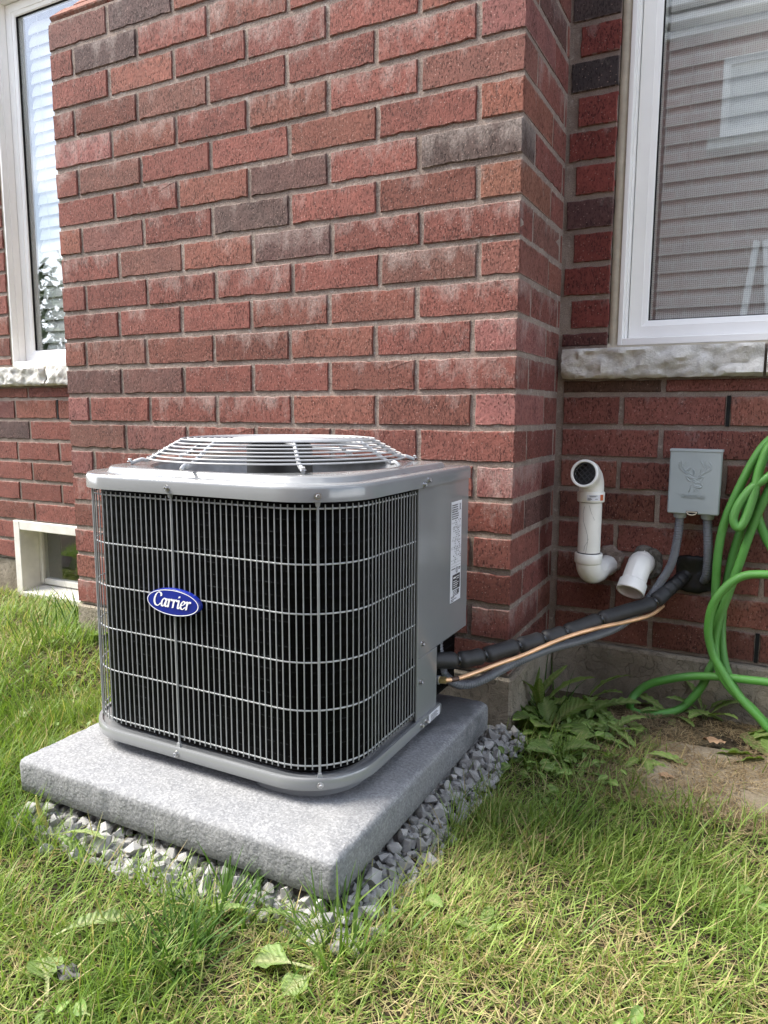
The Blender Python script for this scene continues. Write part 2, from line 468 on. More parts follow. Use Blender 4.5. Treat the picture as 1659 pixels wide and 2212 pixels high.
# ------------------------------------------------------------------ mesh helpers
class MB:
    """collects geometry in world coordinates; add() turns it into ONE mesh object"""
    def __init__(self):
        self.v, self.f, self.mi, self.sv = [], [], [], []

    def put(self, vs, fs, mi=0, sv=None):
        o = len(self.v)
        self.v += [tuple(x) for x in vs]
        self.sv += list(sv) if sv is not None else [(0, 0, 0)] * len(vs)
        self.f += [tuple(i + o for i in f) for f in fs]
        self.mi += [mi] * len(fs)
        return self

    def box(self, a, b, ch=0.0, mi=0):
        (x0, y0, z0), (x1, y1, z1) = a, b
        X, Y, Z = (x0, x1), (y0, y1), (z0, z1)
        if ch <= 0:
            vs = [(X[i], Y[j], Z[k]) for i in (0, 1) for j in (0, 1) for k in (0, 1)]
            fs = [(0, 1, 3, 2), (4, 6, 7, 5), (0, 4, 5, 1), (2, 3, 7, 6), (0, 2, 6, 4), (1, 5, 7, 3)]
            return self.put(vs, fs, mi)
        idx, vs = {}, []
        for i in (0, 1):
            for j in (0, 1):
                for k in (0, 1):
                    s = [1 if q == 0 else -1 for q in (i, j, k)]
                    p = [X[i], Y[j], Z[k]]
                    for ax in range(3):
                        q = list(p)
                        for o in range(3):
                            if o != ax:
                                q[o] += s[o] * ch
                        idx[(i, j, k, ax)] = len(vs)
                        vs.append(q)
        fs = []
        for ax in range(3):
            o1, o2 = [q for q in range(3) if q != ax]
            for s in (0, 1):
                ring = []
                for (p, q) in ((0, 0), (1, 0), (1, 1), (0, 1)):
                    t = [0, 0, 0]
                    t[ax], t[o1], t[o2] = s, p, q
                    ring.append(idx[(*t, ax)])
                fs.append(tuple(ring))
            for p in (0, 1):
                for q in (0, 1):
                    t0, t1 = [0, 0, 0], [0, 0, 0]
                    t0[ax], t1[ax] = 0, 1
                    t0[o1] = t1[o1] = p
                    t0[o2] = t1[o2] = q
                    fs.append((idx[(*t0, o1)], idx[(*t1, o1)], idx[(*t1, o2)], idx[(*t0, o2)]))
        for i in (0, 1):
            for j in (0, 1):
                for k in (0, 1):
                    fs.append(tuple(idx[(i, j, k, ax)] for ax in range(3)))
        return self.put(vs, fs, mi)

    def sweep(self, pts, r, sides=12, rfun=None, caps=True, closed=False, mi=0):
        P = [Vector(p) for p in pts]
        n = len(P)
        T = []
        for i in range(n):
            if closed:
                t = P[(i + 1) % n] - P[i - 1]
            else:
                t = P[min(i + 1, n - 1)] - P[max(i - 1, 0)]
            T.append(t.normalized())
        a = Vector((0, 0, 1)) if abs(T[0].z) < 0.9 else Vector((1, 0, 0))
        N = (a - T[0] * a.dot(T[0])).normalized()
        vs, sv, L = [], [], 0.0
        rows = n + 1 if closed else n
        for i in range(rows):
            j = i % n
            if i:
                L += (P[j] - P[(i - 1) % n]).length
                N = (N - T[j] * N.dot(T[j])).normalized()
            B = T[j].cross(N)
            rr = r if rfun is None else rfun(L)
            for k in range(sides + 1):
                an = 2 * math.pi * k / sides
                vs.append(P[j] + (N * math.cos(an) + B * math.sin(an)) * rr)
                sv.append((L, an, 0))
        fs = []
        w_ = sides + 1
        for i in range(rows - 1):
            for k in range(sides):
                fs.append((i * w_ + k, i * w_ + k + 1, (i + 1) * w_ + k + 1, (i + 1) * w_ + k))
        if caps and not closed:
            fs.append(tuple(range(sides))[::-1])
            fs.append(tuple((rows - 1) * w_ + k for k in range(sides)))
        return self.put(vs, fs, mi, sv)

    def lathe(self, prof, sides=32, mat=None, mi=0, capa=False, capb=False):
        """prof: (radius, height) turned about local z, then moved by mat"""
        vs, fs = [], []
        for (r, h) in prof:
            for k in range(sides):
                an = 2 * math.pi * k / sides
                vs.append(Vector((r * math.cos(an), r * math.sin(an), h)))
        for i in range(len(prof) - 1):
            for k in range(sides):
                q = (k + 1) % sides
                fs.append((i * sides + k, i * sides + q, (i + 1) * sides + q, (i + 1) * sides + k))
        if capa:
            fs.append(tuple(range(sides))[::-1])
        if capb:
            fs.append(tuple((len(prof) - 1) * sides + k for k in range(sides)))
        if mat is not None:
            vs = [mat @ p for p in vs]
        return self.put(vs, fs, mi)

    def loft(self, rings, closed=True, capa=False, capb=False, mi=0):
        n = len(rings[0])
        vs = [p for r_ in rings for p in r_]
        fs = []
        for i in range(len(rings) - 1):
            for k in range(n if closed else n - 1):
                q = (k + 1) % n
                fs.append((i * n + k, i * n + q, (i + 1) * n + q, (i + 1) * n + k))
        if capa:
            fs.append(tuple(range(n))[::-1])
        if capb:
            fs.append(tuple((len(rings) - 1) * n + k for k in range(n)))
        return self.put(vs, fs, mi)

    def quad(self, a, b, c, d, mi=0):
        return self.put([a, b, c, d], [(0, 1, 2, 3)], mi)


WL = {}   # world location of every object made here


def props(o, label=None, cat=None, group=None, kind=None):
    if label:
        o['label'] = label
    if cat:
        o['category'] = cat
    if group:
        o['group'] = group
    if kind:
        o['kind'] = kind
    return o


def attach(o, loc, parent=None):
    C.objects.link(o)
    WL[o.name] = Vector(loc)
    if parent is not None:
        o.parent = parent
        o.location = Vector(loc) - WL[parent.name]
    else:
        o.location = loc
    return o


def empty(name, loc, **kw):
    o = bpy.data.objects.new(name, None)
    o.empty_display_size = 0.05
    attach(o, loc)
    return props(o, **kw)


def mesh_from(mb, name, mats, origin, smooth=None, svattr=False, fix=True):
    me = bpy.data.meshes.new(name)
    o = Vector(origin)
    me.from_pydata([tuple(Vector(p) - o) for p in mb.v], [], mb.f)
    for m in (mats if isinstance(mats, (list, tuple)) else [mats]):
        me.materials.append(m)
    if len(me.materials) > 1:
        me.polygons.foreach_set('material_index', mb.mi)
    if svattr:
        a = me.attributes.new('sv', 'FLOAT_VECTOR', 'POINT')
        a.data.foreach_set('vector', [c for s in mb.sv for c in s])
    if fix:
        bm = bmesh.new()
        bm.from_mesh(me)
        bmesh.ops.recalc_face_normals(bm, faces=bm.faces)
        bm.to_mesh(me)
        bm.free()
    if smooth is not None:
        me.polygons.foreach_set('use_smooth', [True] * len(me.polygons))
        me.set_sharp_from_angle(angle=R(smooth))
    me.update()
    return me


def add(name, mb, mats, parent=None, smooth=None, svattr=False, loc=None, fix=True, **kw):
    if loc is None:
        xs = np.array([tuple(p) for p in mb.v], float)
        lo, hi = xs.min(0), xs.max(0)
        loc = Vector(((lo[0] + hi[0]) / 2, (lo[1] + hi[1]) / 2, (lo[2] + hi[2]) / 2 if parent is not None else lo[2]))
    me = mesh_from(mb, name, mats, loc, smooth, svattr, fix)
    o = bpy.data.objects.new(name, me)
    attach(o, loc, parent)
    return props(o, **kw)


def inst(name, me, loc, parent=None, rot=None, scale=None, color=None, **kw):
    o = bpy.data.objects.new(name, me)
    attach(o, loc, parent)
    if rot is not None:
        o.rotation_euler = rot
    if scale is not None:
        o.scale = scale
    if color is not None:
        o.color = color
    return props(o, **kw)


def crom(pts, n=8, closed=False):
    P = [Vector(p) for p in pts]
    m = len(P)
    out_ = []
    segs = m if closed else m - 1
    for i in range(segs):
        if closed:
            a, b, c, d = P[i - 1], P[i], P[(i + 1) % m], P[(i + 2) % m]
        else:
            a, b, c, d = P[max(i - 1, 0)], P[i], P[i + 1], P[min(i + 2, m - 1)]
        for k in range(n):
            t = k / n
            out_.append(0.5 * ((2 * b) + (c - a) * t + (2 * a - 5 * b + 4 * c - d) * t * t + (3 * b - a - 3 * c + d) * t ** 3))
    if not closed:
        out_.append(P[-1])
    return out_


# ------------------------------------------------------------------ ground
WD = 0.358          # how far the house wall stands behind the chimney face
CW = 1.393          # chimney width
PZ = -0.668         # top of the pad


def gh(x, y):
    t = min(1.0, max(0.0, (0.0 - y) / 0.7))
    z = -0.785 + 0.022 * t
    z += 0.008 * noise.noise(Vector((x * 2.3, y * 2.3, 3.1))) + 0.004 * noise.noise(Vector((x * 9, y * 9, 1.7)))
    z += 0.045 * math.exp(-((x + 1.33) / 0.22) ** 2 - ((y + 0.08) / 0.22) ** 2)
    return z


def build_ground():
    xs = sorted(set([-60, -30, -15, -8, -5] + [round(-3.2 + 0.05 * i, 3) for i in range(93)] + [2.5, 4, 8, 15, 30, 60]))
    ys = sorted(set([-60, -30, -15, -8, -5, -3.5] + [round(-2.4 + 0.05 * i, 3) for i in range(63)] + [2, 5, 15, 30, 60]))
    mb = MB()
    vs = [(x, y, gh(x, y)) for y in ys for x in xs]
    n = len(xs)
    fs = [(j * n + i, j * n + i + 1, (j + 1) * n + i + 1, (j + 1) * n + i) for j in range(len(ys) - 1) for i in range(n - 1)]
    mb.put(vs, fs)
    add('ground', mb, M['soil'], smooth=180, loc=(0, 0, 0), kind='structure')


build_ground()

# ------------------------------------------------------------------ house
house = empty('brick_house', (-0.6, 0.6, -0.785), label='red brick house with projecting brick chimney, white windows and rough stone sills', cat='house')
RED = (0.240, 0.093, 0.074)
BROWN = (0.195, 0.094, 0.074)
DARK = (0.125, 0.084, 0.078)
ORANGE = (0.285, 0.118, 0.084)
PINK = (0.285, 0.122, 0.108)
BP, BH = 0.08, 0.0685
_bm = {}


def brick_mesh(L, H, D, var):
    key = (round(L, 3), round(H, 3), round(D, 3), var)
    if key in _bm:
        return _bm[key]
    rr = random.Random(hash(key) & 0xffff)
    nx = max(2, int(round(L / 0.017)))
    nz = 3
    per = []
    for i in range(nx):
        per.append((-L / 2 + L * i / nx, -H / 2))
    for i in range(nz):
        per.append((L / 2, -H / 2 + H * i / nz))
    for i in range(nx):
        per.append((L / 2 - L * i / nx, H / 2))
    for i in range(nz):
        per.append((-L / 2, H / 2 - H * i / nz))
    corners = {0, nx, nx + nz, 2 * nx + nz}
    r0, r1, r2 = [], [], []
    for i, (x, z) in enumerate(per):
        j = 0.0016 if i not in corners else 0.0008
        jx, jz = rr.uniform(-j, j), rr.uniform(-j, j)
        if i not in corners and abs(z) > H / 2 - 1e-6:
            jz = rr.choice((0, 0, 1)) * rr.uniform(-0.0032, 0.0012) * (1 if z > 0 else -1)
        sx = x - math.copysign(0.0022, x) if abs(x) > L / 2 - 1e-6 else x
        sz = z - math.copysign(0.0020, z) if abs(z) > H / 2 - 1e-6 else z
        r0.append((sx + jx, rr.uniform(-0.0004, 0.0006), sz + jz))
        r1.append((x + jx, 0.0034 + rr.uniform(-0.0006, 0.0012), z + jz))
        r2.append((x, D, z))
    mb = MB()
    n = len(per)
    ctr = len(r0)
    vs = r0 + r1 + r2 + [(0, 0.0, 0)]
    fs = [(i, (i + 1) % n, 3 * n) for i in range(n)]
    for a in (0, 1):
        for i in range(n):
            q = (i + 1) % n
            fs.append((a * n + i, (a + 1) * n + i, (a + 1) * n + q, a * n + q))
    mb.put(vs, fs)
    me = mesh_from(mb, 'brick', M['brick'], (0, 0, 0), smooth=24)
    _bm[key] = me
    return me


def lay(parent, x0, x1, row, y, D, col=RED, bloom=None, side=False, z0=None, z1=None, name='brick', jit=True):
    """one brick between the joint centres x0..x1 in course `row`; side=True lays it along +y on the plane x=y"""
    zb, zt = row * BP, (row + 1) * BP
    if z0 is not None:
        zb = z0
    if z1 is not None:
        zt = z1
    L, H = (x1 - x0) - 0.0115, (zt - zb) - 0.0115
    if H < 0.008 or L < 0.006:
        return
    me = brick_mesh(L, H, D, random.randrange(9))
    xc, zc = (x0 + x1) / 2, (zb + zt) / 2 + random.uniform(-0.0008, 0.0008)
    jy = random.uniform(-0.0012, 0.0010) if jit else 0
    rz = random.uniform(-0.004, 0.004) if jit else 0
    if col is RED:
        k = random.random()
        col = RED if k < 0.70 else (0.262, 0.110, 0.082) if k < 0.84 else (0.205, 0.084, 0.064)
    if bloom is None:
        bloom = random.choice((0.0, 0.1, 0.25, 0.4, 0.7))
    rot = (random.uniform(-0.003, 0.003), random.uniform(-0.003, 0.003), rz)
    if side:
        loc, rot = (y - jy, xc, zc), (0, 0, math.pi / 2 + rz)
    else:
        loc = (xc, y + jy, zc)
    inst(name, me, loc, parent, rot, None, (*col, bloom))


# chimney body (mortar) with its bricks
CT = 13 * BP
FB = -8 * BP
rc = 0.0042
mb = MB().box((-CW + rc, rc, FB), (-0.0014, WD + 0.02, CT), 0)
chim = add('chimney', mb, M['mortar'], house)
TINT = {(12, 0): (0.20, 0.10, 0.085), (12, 1): (0.125, 0.085, 0.080), (12, 3): DARK, (11, 1): DARK, (10, 3): (0.22, 0.085, 0.070), (9, 2): BROWN, (8, 0): PINK, (7, 1): BROWN,
        (6, 3): (0.165, 0.095, 0.083), (5, 0): ORANGE, (5, 1): (0.20, 0.092, 0.076), (5, 3): (0.135, 0.09, 0.08), (4, 1): BROWN,
        (4, 3): (0.145, 0.085, 0.076), (1, 1): BROWN, (0, 0): (0.145, 0.08, 0.07), (0, 1): (0.165, 0.085, 0.072), (-2, 0): BROWN,
        (-2, 1): (0.20, 0.09, 0.078), (8, 5): (0.215, 0.098, 0.078), (7, 6): ORANGE, (6, 5): (0.125, 0.09, 0.08), (5, 6): (0.30, 0.135, 0.092),
        (3, 6): (0.29, 0.125, 0.098), (3, 5): BROWN, (1, 6): PINK, (-1, 0): PINK, (-1, 6): PINK, (-3, 6): PINK, (-3, 0): PINK, (9, 6): PINK, (-4, 5): (0.20, 0.07, 0.055), (-6, 5): (0.19, 0.07, 0.055)}
BLOOM = {(11, 3): 1.0, (8, 0): 1.0, (10, 3): 0.9, (8, 1): 0.7, (3, 3): 0.95, (2, 3): 0.8, (6, 5): 0.9, (9, 5): 0.9, (5, 5): 0.3, (7, 5): 0.2, (3, 2): 0.6, (1, 3): 0.6, (11, 1): 0.75,
         (4, 5): 0.8, (3, 5): 0.9, (7, 6): 0.1, (1, 6): 0.8, (0, 5): 0.8, (2, 5): 0.7, (-3, 6): 1.0, (10, 5): 0.8, (4, 4): 0.6, (11, 2): 0.7, (9, 4): 0.6, (12, 1): 0.3}
for n in range(-8, 13):
    sh = random.uniform(-0.006, 0.006)
    if n % 2:   # header at both corners
        js = [-CW - 0.005] + [-0.096 - 0.2408 * j + sh for j in range(5, -1, -1)] + [0.0055]
        ds = [0.229] + [0.09] * 5 + [0.229]
    else:
        js = [-CW - 0.005] + [-0.2322 * j + sh for j in range(5, 0, -1)] + [0.0055]
        ds = [0.09] * 6
    for i in range(len(js) - 1):
        lay(chim, js[i], js[i + 1], n, 0.0, ds[i], TINT.get((n, i), RED), BLOOM.get((n, i)))
    dk = random.choice((RED, RED, BROWN, (0.15, 0.075, 0.065), (0.22, 0.08, 0.066)))
    if n % 2:
        lay(chim, 0.2290 + 0.002, WD + 0.006, n, 0.0, 0.09, random.choice((RED, (0.24, 0.085, 0.07))), side=True)
    else:
        lay(chim, 0.092, 0.334, n, 0.0, 0.09, dk, side=True)
        lay(chim, 0.334, WD + 0.006, n, 0.0, 0.05, RED, side=True)

# sloped shoulder on top of the chimney
sl = math.atan2(WD, WD)
sl = math.atan2(0.126, 0.140)
sd = Vector((0, math.cos(sl), math.sin(sl)))
sn = Vector((0, -math.sin(sl), math.cos(sl)))
mb = MB()
z1s = CT + WD * math.tan(sl)
mb.loft([[(-CW + rc, 0.012, CT), (-CW + rc, WD + 0.02, CT), (-CW + rc, WD + 0.02, z1s)], [(-rc, 0.012, CT), (-rc, WD + 0.02, CT), (-rc, WD + 0.02, z1s)]], True, True, True)
shoulder = add('chimney_shoulder', mb, M['mortar'], house)
for rowi in range(6):
    for j in range(6):
        me = brick_mesh(0.2205, 0.066, 0.06, random.randrange(4))
        p = Vector((-0.1161 - 0.2322 * j + (0.03 if rowi % 2 else 0), 0.0, CT + 0.004)) + sd * (0.040 + 0.078 * rowi) + sn * 0.006
        if p.y > WD:
            continue
        inst('shoulder_brick', me, p, shoulder, (sl - math.pi / 2 + random.uniform(-0.01, 0.01), 0, 0), None, (0.36, 0.165, 0.12, 0.3))  # paler tint puts the bright skylight on this slope into the colour

# foundation under the chimney and under the wall behind
mb = MB().box((-CW - 0.004, -0.004, -1.1), (0.010, WD + 0.05, FB - 0.004), 0.006)
add('foundation', mb, M['found'], house)
mb = MB().box((0.012, WD - 0.012, -1.1), (1.5, WD + 0.2, FB - 0.004), 0.006)
add('foundation', mb, M['found'], house)
mb = MB().box((-2.9, WD + 0.012, -1.1), (-2.168, WD + 0.2, FB - 0.004), 0.006)
mb.box((-2.168, WD + 0.012, -1.1), (-CW - 0.01, WD + 0.2, -0.792), 0.006)
add('foundation', mb, M['found'], house)


def wall_mesh(holes, x0, x1, z0, z1, y, t=0.2):
    """wall body with rectangular holes: cut into strips between all hole edges"""
    mb = MB()
    xs = sorted({x0, x1} | {h[0] for h in holes} | {h[1] for h in holes})
    zs = sorted({z0, z1} | {h[2] for h in holes} | {h[3] for h in holes})
    solid = lambda i, k: not any(h[0] <= xs[i] < h[1] and h[2] <= zs[k] < h[3] for h in holes)
    NX, NZ = len(xs) - 1, len(zs) - 1
    for i in range(NX):
        for k in range(NZ):
            if not solid(i, k):
                continue
            a, b, c, d = xs[i], xs[i + 1], zs[k], zs[k + 1]
            mb.quad((a, y, c), (b, y, c), (b, y, d), (a, y, d))
            if i + 1 < NX and not solid(i + 1, k):
                mb.quad((b, y, c), (b, y + t, c), (b, y + t, d), (b, y, d))
            if i > 0 and not solid(i - 1, k):
                mb.quad((a, y, c), (a, y, d), (a, y + t, d), (a, y + t, c))
            if k + 1 < NZ and not solid(i, k + 1):
                mb.quad((a, y, d), (b, y, d), (b, y + t, d), (a, y + t, d))
            if k > 0 and not solid(i, k - 1):
                mb.quad((a, y, c), (a, y + t, c), (b, y + t, c), (b, y, c))
    return mb


# openings: (x0, x1, z0, z1)
RW = (0.1190, 1.12, 0.112, 1.47)
LW = (-2.139, -1.47, 0.118, 1.47)
BW = (-2.173, -1.70, -0.792, -0.480)
WX1 = 1.5
wallr = add('wall', wall_mesh([RW], -0.03, WX1, FB, 2.4, WD + rc), M['mortar'], house, fix=False)
walll = add('wall', wall_mesh([LW, (BW[0], BW[1], FB, BW[3])], -2.9, -CW + 0.03, FB, 2.4, WD + rc), M['mortar'], house, fix=False)
add('wall', MB().box((-CW, WD + 0.03, CT), (0.0, WD + 0.2, 2.4)), M['mortar'], house)
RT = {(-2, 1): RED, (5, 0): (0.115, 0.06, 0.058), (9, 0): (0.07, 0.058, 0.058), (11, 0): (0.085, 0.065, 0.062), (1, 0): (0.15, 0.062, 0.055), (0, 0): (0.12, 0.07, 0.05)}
LT = {(-2, 2): DARK, (-4, 1): BROWN, (-6, 1): (0.14, 0.08, 0.072), (-1, 1): (0.20, 0.085, 0.075)}
WALL_RED = RED  # same red as the other bricks


def courses(parent, rows, joints_odd, joints_even, x0, x1, tint, ztop=None, zbot=None, skip=None):
    for n in rows:
        js = [x0] + [j for j in (joints_odd if n % 2 else joints_even) if x0 + 0.03 < j < x1 - 0.03] + [x1]
        for i in range(len(js) - 1):
            a, b = js[i], js[i + 1]
            if skip and skip(a, b, n):
                continue
            lay(parent, a, b, n, WD, 0.09, tint.get((n, i), RED), random.choice((0.0, 0.0, 0.1, 0.2)), z0=zbot if zbot is not None and n == rows[0] else None,
                z1=ztop if ztop is not None and n == rows[-1] else None)


JO = [0.161 + 0.241 * i for i in range(6)]
JE = [0.257 + 0.241 * i - (0.241 if i < 0 else 0) for i in range(6)]
courses(wallr, list(range(-8, 1)), JO, JE, 0.010, 1.22, RT, ztop=0.040)
for n in range(1, 12):
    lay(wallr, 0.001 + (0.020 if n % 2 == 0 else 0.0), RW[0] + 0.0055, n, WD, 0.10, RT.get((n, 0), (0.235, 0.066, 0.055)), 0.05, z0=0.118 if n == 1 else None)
LO = [-2.13 + 0.241 * i for i in range(-2, 4)]
LE = [-2.05 + 0.241 * i for i in range(-2, 4)]
bw_skip = lambda a, b, n: n <= -7 and b > BW[0] + 0.02
LWALL = (-2.62, -CW - 0.004)
courses(walll, list(range(-6, 1)), LO, LE, *LWALL, LT, ztop=0.048)
courses(walll, [-8, -7], [-2.40], [-2.30], -2.62, BW[0] + 0.004, {})
for n in range(1, 15):
    j = -2.26 if n % 2 else -2.36
    lay(walll, -2.50, j, n, WD, 0.09, z0=0.126 if n == 1 else None)
    lay(walll, j, LW[0] + 0.0055, n, WD, 0.10, z0=0.126 if n == 1 else None)
# open weep joints
for (x, n) in ((0.402, -1), (0.498, -8), (-1.889, -1)):
    pw = wallr if x > 0 else walll
    add('weep_hole', MB().box((x - 0.0042, WD + 0.001, n * BP + 0.004), (x + 0.0042, WD + 0.0046, (n + 1) * BP - 0.004)), M['void'], pw)


def window(hole, off_=0.009, mw=0.0125, swd=0.046, bead_r=0.0072, screen=True):
    """white vinyl casement: sealant, brick mould, sash, pane"""
    x0, x1, z0, z1 = hole
    yf = WD + 0.006
    zb = z0 + 0.004
    fr = MB()
    ox0, ox1, oz0, oz1 = x0 + off_, x1 - off_, zb + 0.004, z1 - 0.006
    ix0, ix1, iz0, iz1 = ox0 + mw, ox1 - mw, oz0 + 0.017, oz1 - 0.022
    yb = WD + 0.10
    fr.box((ox0, yf, oz0), (ix0, yb, oz1), 0.0015)
    fr.box((ix1, yf, oz0), (ox1, yb, oz1), 0.0015)
    fr.box((ix0, yf + 0.0007, oz0), (ix1, yb, iz0), 0.0015)
    fr.box((ix0, yf + 0.0007, iz1), (ix1, yb, oz1), 0.0015)
    # stepped inner stop
    fr.box((ix0 - 0.001, yf + 0.022, iz0 - 0.001), (ix0 + 0.004, yb - 0.001, iz1 + 0.001), 0.001)
    fr.box((ix1 - 0.004, yf + 0.022, iz0 - 0.001), (ix1 + 0.001, yb - 0.001, iz1 + 0.001), 0.001)
    wn = add('window', fr, M['vinyl'], house)
    se = MB()
    ys = WD + (0.011 if off_ < 0.015 else 0.020)
    def bead(a, b, c, d):
        p = [Vector((a, ys, b)), Vector((c, ys, d))]
        k = 24
        pts = [p[0].lerp(p[1], i / k) + Vector((random.uniform(-1, 1), random.uniform(-1, 1), random.uniform(-1, 1))) * 0.0008 for i in range(k + 1)]
        se.sweep(pts, bead_r, 8)
    bead(x0 + off_ / 2, z0, x0 + off_ / 2, z1)
    bead(x1 - off_ / 2, z0, x1 - off_ / 2, z1)
    bead(x0, zb, x1, zb)
    add('sealant', se, M['caulk'], wn, smooth=60)
    # sash with mitred corners: a loft of a profile round the four corners
    g = 0.0016
    sx0, sx1, sz0, sz1 = ix0 + 0.004 + g, ix1 - 0.004 - g, iz0 + g, iz1 - g
    wd = swd
    ysf = WD + 0.055
    prof = [(0.0, 0.034), (0.0, 0.0015), (0.0015, 0.0), (wd * 0.68, 0.0), (wd * 0.70, 0.0025), (wd - 0.003, 0.006), (wd, 0.010), (wd, 0.034)]
    rings = []
    for (d_, y_) in prof:
        rings.append([(sx0 + d_, ysf + y_, sz0 + d_), (sx1 - d_, ysf + y_, sz0 + d_), (sx1 - d_, ysf + y_, sz1 - d_), (sx0 + d_, ysf + y_, sz1 - d_)])
    add('sash', MB().loft(rings, True), M['vinyl'], wn)
    gk = MB()
    a = wd - 0.001
    for (q0, q1) in (((sx0 + a, sz0 + a), (sx0 + a + 0.004, sz1 - a)), ((sx1 - a - 0.004, sz0 + a), (sx1 - a, sz1 - a)),
                     ((sx0 + a + 0.004, sz0 + a), (sx1 - a - 0.004, sz0 + a + 0.003)), ((sx0 + a + 0.004, sz1 - a - 0.003), (sx1 - a - 0.004, sz1 - a))):
        gk.box((q0[0], ysf + 0.011, q0[1]), (q1[0], ysf + 0.018, q1[1]))
    add('gasket', gk, M['void'], wn)
    add('pane', MB().box((sx0 + a, ysf + 0.016, sz0 + a), (sx1 - a, ysf + 0.0195, sz1 - a)), M['glass'], wn)
    jl = MB()
    for (xa, sg) in ((sx0 + a, 1), (sx1 - a, -1)):
        for k_, (w0_, y0_) in enumerate(((0.004, ysf + 0.024), (0.007, ysf + 0.034))):
            xs_ = sorted((xa - 0.01 * sg, xa + w0_ * sg))
            jl.box((xs_[0], y0_, sz0 + a), (xs_[1], y0_ + 0.006, sz1 - a), 0.0008)
    add('jamb_track', jl, M['vinyl'], wn)
    if screen:
        add('insect_screen', MB().quad((sx0 + a, ysf + 0.0235, sz0 + a), (sx1 - a, ysf + 0.0235, sz0 + a), (sx1 - a, ysf + 0.0235, sz1 - a), (sx0 + a, ysf + 0.0235, sz1 - a)), M['screen'], wn, fix=False)
    # inside return and the room behind
    rm = MB()
    y0, y1 = WD + 0.10, WD + 0.9
    rm.quad((ox0, y1, oz0), (ox1, y1, oz0), (ox1, y1, oz1), (ox0, y1, oz1))
    rm.quad((ox0, y0, oz0), (ox0, y1, oz0), (ox0, y1, oz1), (ox0, y0, oz1))
    rm.quad((ox1, y0, oz0), (ox1, y0, oz1), (ox1, y1, oz1), (ox1, y1, oz0))
    rm.quad((ox0, y0, oz0), (ox1, y0, oz0), (ox1, y1, oz0), (ox0, y1, oz0))
    rm.quad((ox0, y0, oz1), (ox0, y1, oz1), (ox1, y1, oz1), (ox1, y0, oz1))
    add('window_recess', rm, M['room'], wn, fix=False)
    return (sx0, sx1, sz0, sz1, wd, ysf)


wr = window(RW, 0.0235, 0.0115, 0.045, 0.0128)
wl = window(LW, 0.006, 0.0075, 0.044, 0.0055, False)


def blind(dims, label, x_in):
    sx0, sx1, sz0, sz1, wd, ysf = dims
    yb = WD + 0.108
    t = empty('window_blind', ((sx0 + sx1) / 2, yb, sz0 + wd), label=label, cat='window blind', group='venetian blinds behind the windows')
    hw = 0.026
    L0, L1 = sx0 + wd + x_in, sx1 - wd - 0.002
    mb = MB()
    ring = []
    K = 5
    for i in range(K + 1):
        s = -1 + 2 * i / K
        ring.append((s * hw, 0.0035 * (1 - s * s)))
    tilt = R(70)
    def pt(x, s, h):
        yy = s * math.cos(tilt) - h * math.sin(tilt)
        zz = s * math.sin(tilt) + h * math.cos(tilt)
        return (x, yy, zz)
    ra = [pt(L0, *p) for p in ring] + [pt(L0, p[0], p[1] + 0.0022) for p in reversed(ring)]
    rb = [pt(L1, *p) for p in ring] + [pt(L1, p[0], p[1] + 0.0022) for p in reversed(ring)]
    mb.loft([ra, rb], True, True, True)
    xm = (L0 + L1) / 2
    me = mesh_from(mb, 'slat', M['blind'], (xm, 0, 0), smooth=35)
    z = sz0 + wd + 0.012
    while z < sz1 - wd - 0.02:
        inst('slat', me, (xm, yb, z), t, rot=(random.uniform(-0.03, 0.03), 0, 0))
        z += 0.0432
    co = MB()
    for xc in (L0 + 0.055, L1 - 0.055):
        co.sweep([(xc, yb - 0.014, sz0 + wd), (xc + 0.001, yb - 0.014, (sz0 + sz1) / 2), (xc, yb - 0.014, sz1 - wd)], 0.0009, 6)
    add('cord', co, M['blind'], t)
    return t


blind(wr, 'closed grey venetian blind behind the window pane above the pipes and box', 0.012)
blind(wl, 'closed grey venetian blind behind the tall window beside the chimney edge', 0.024)


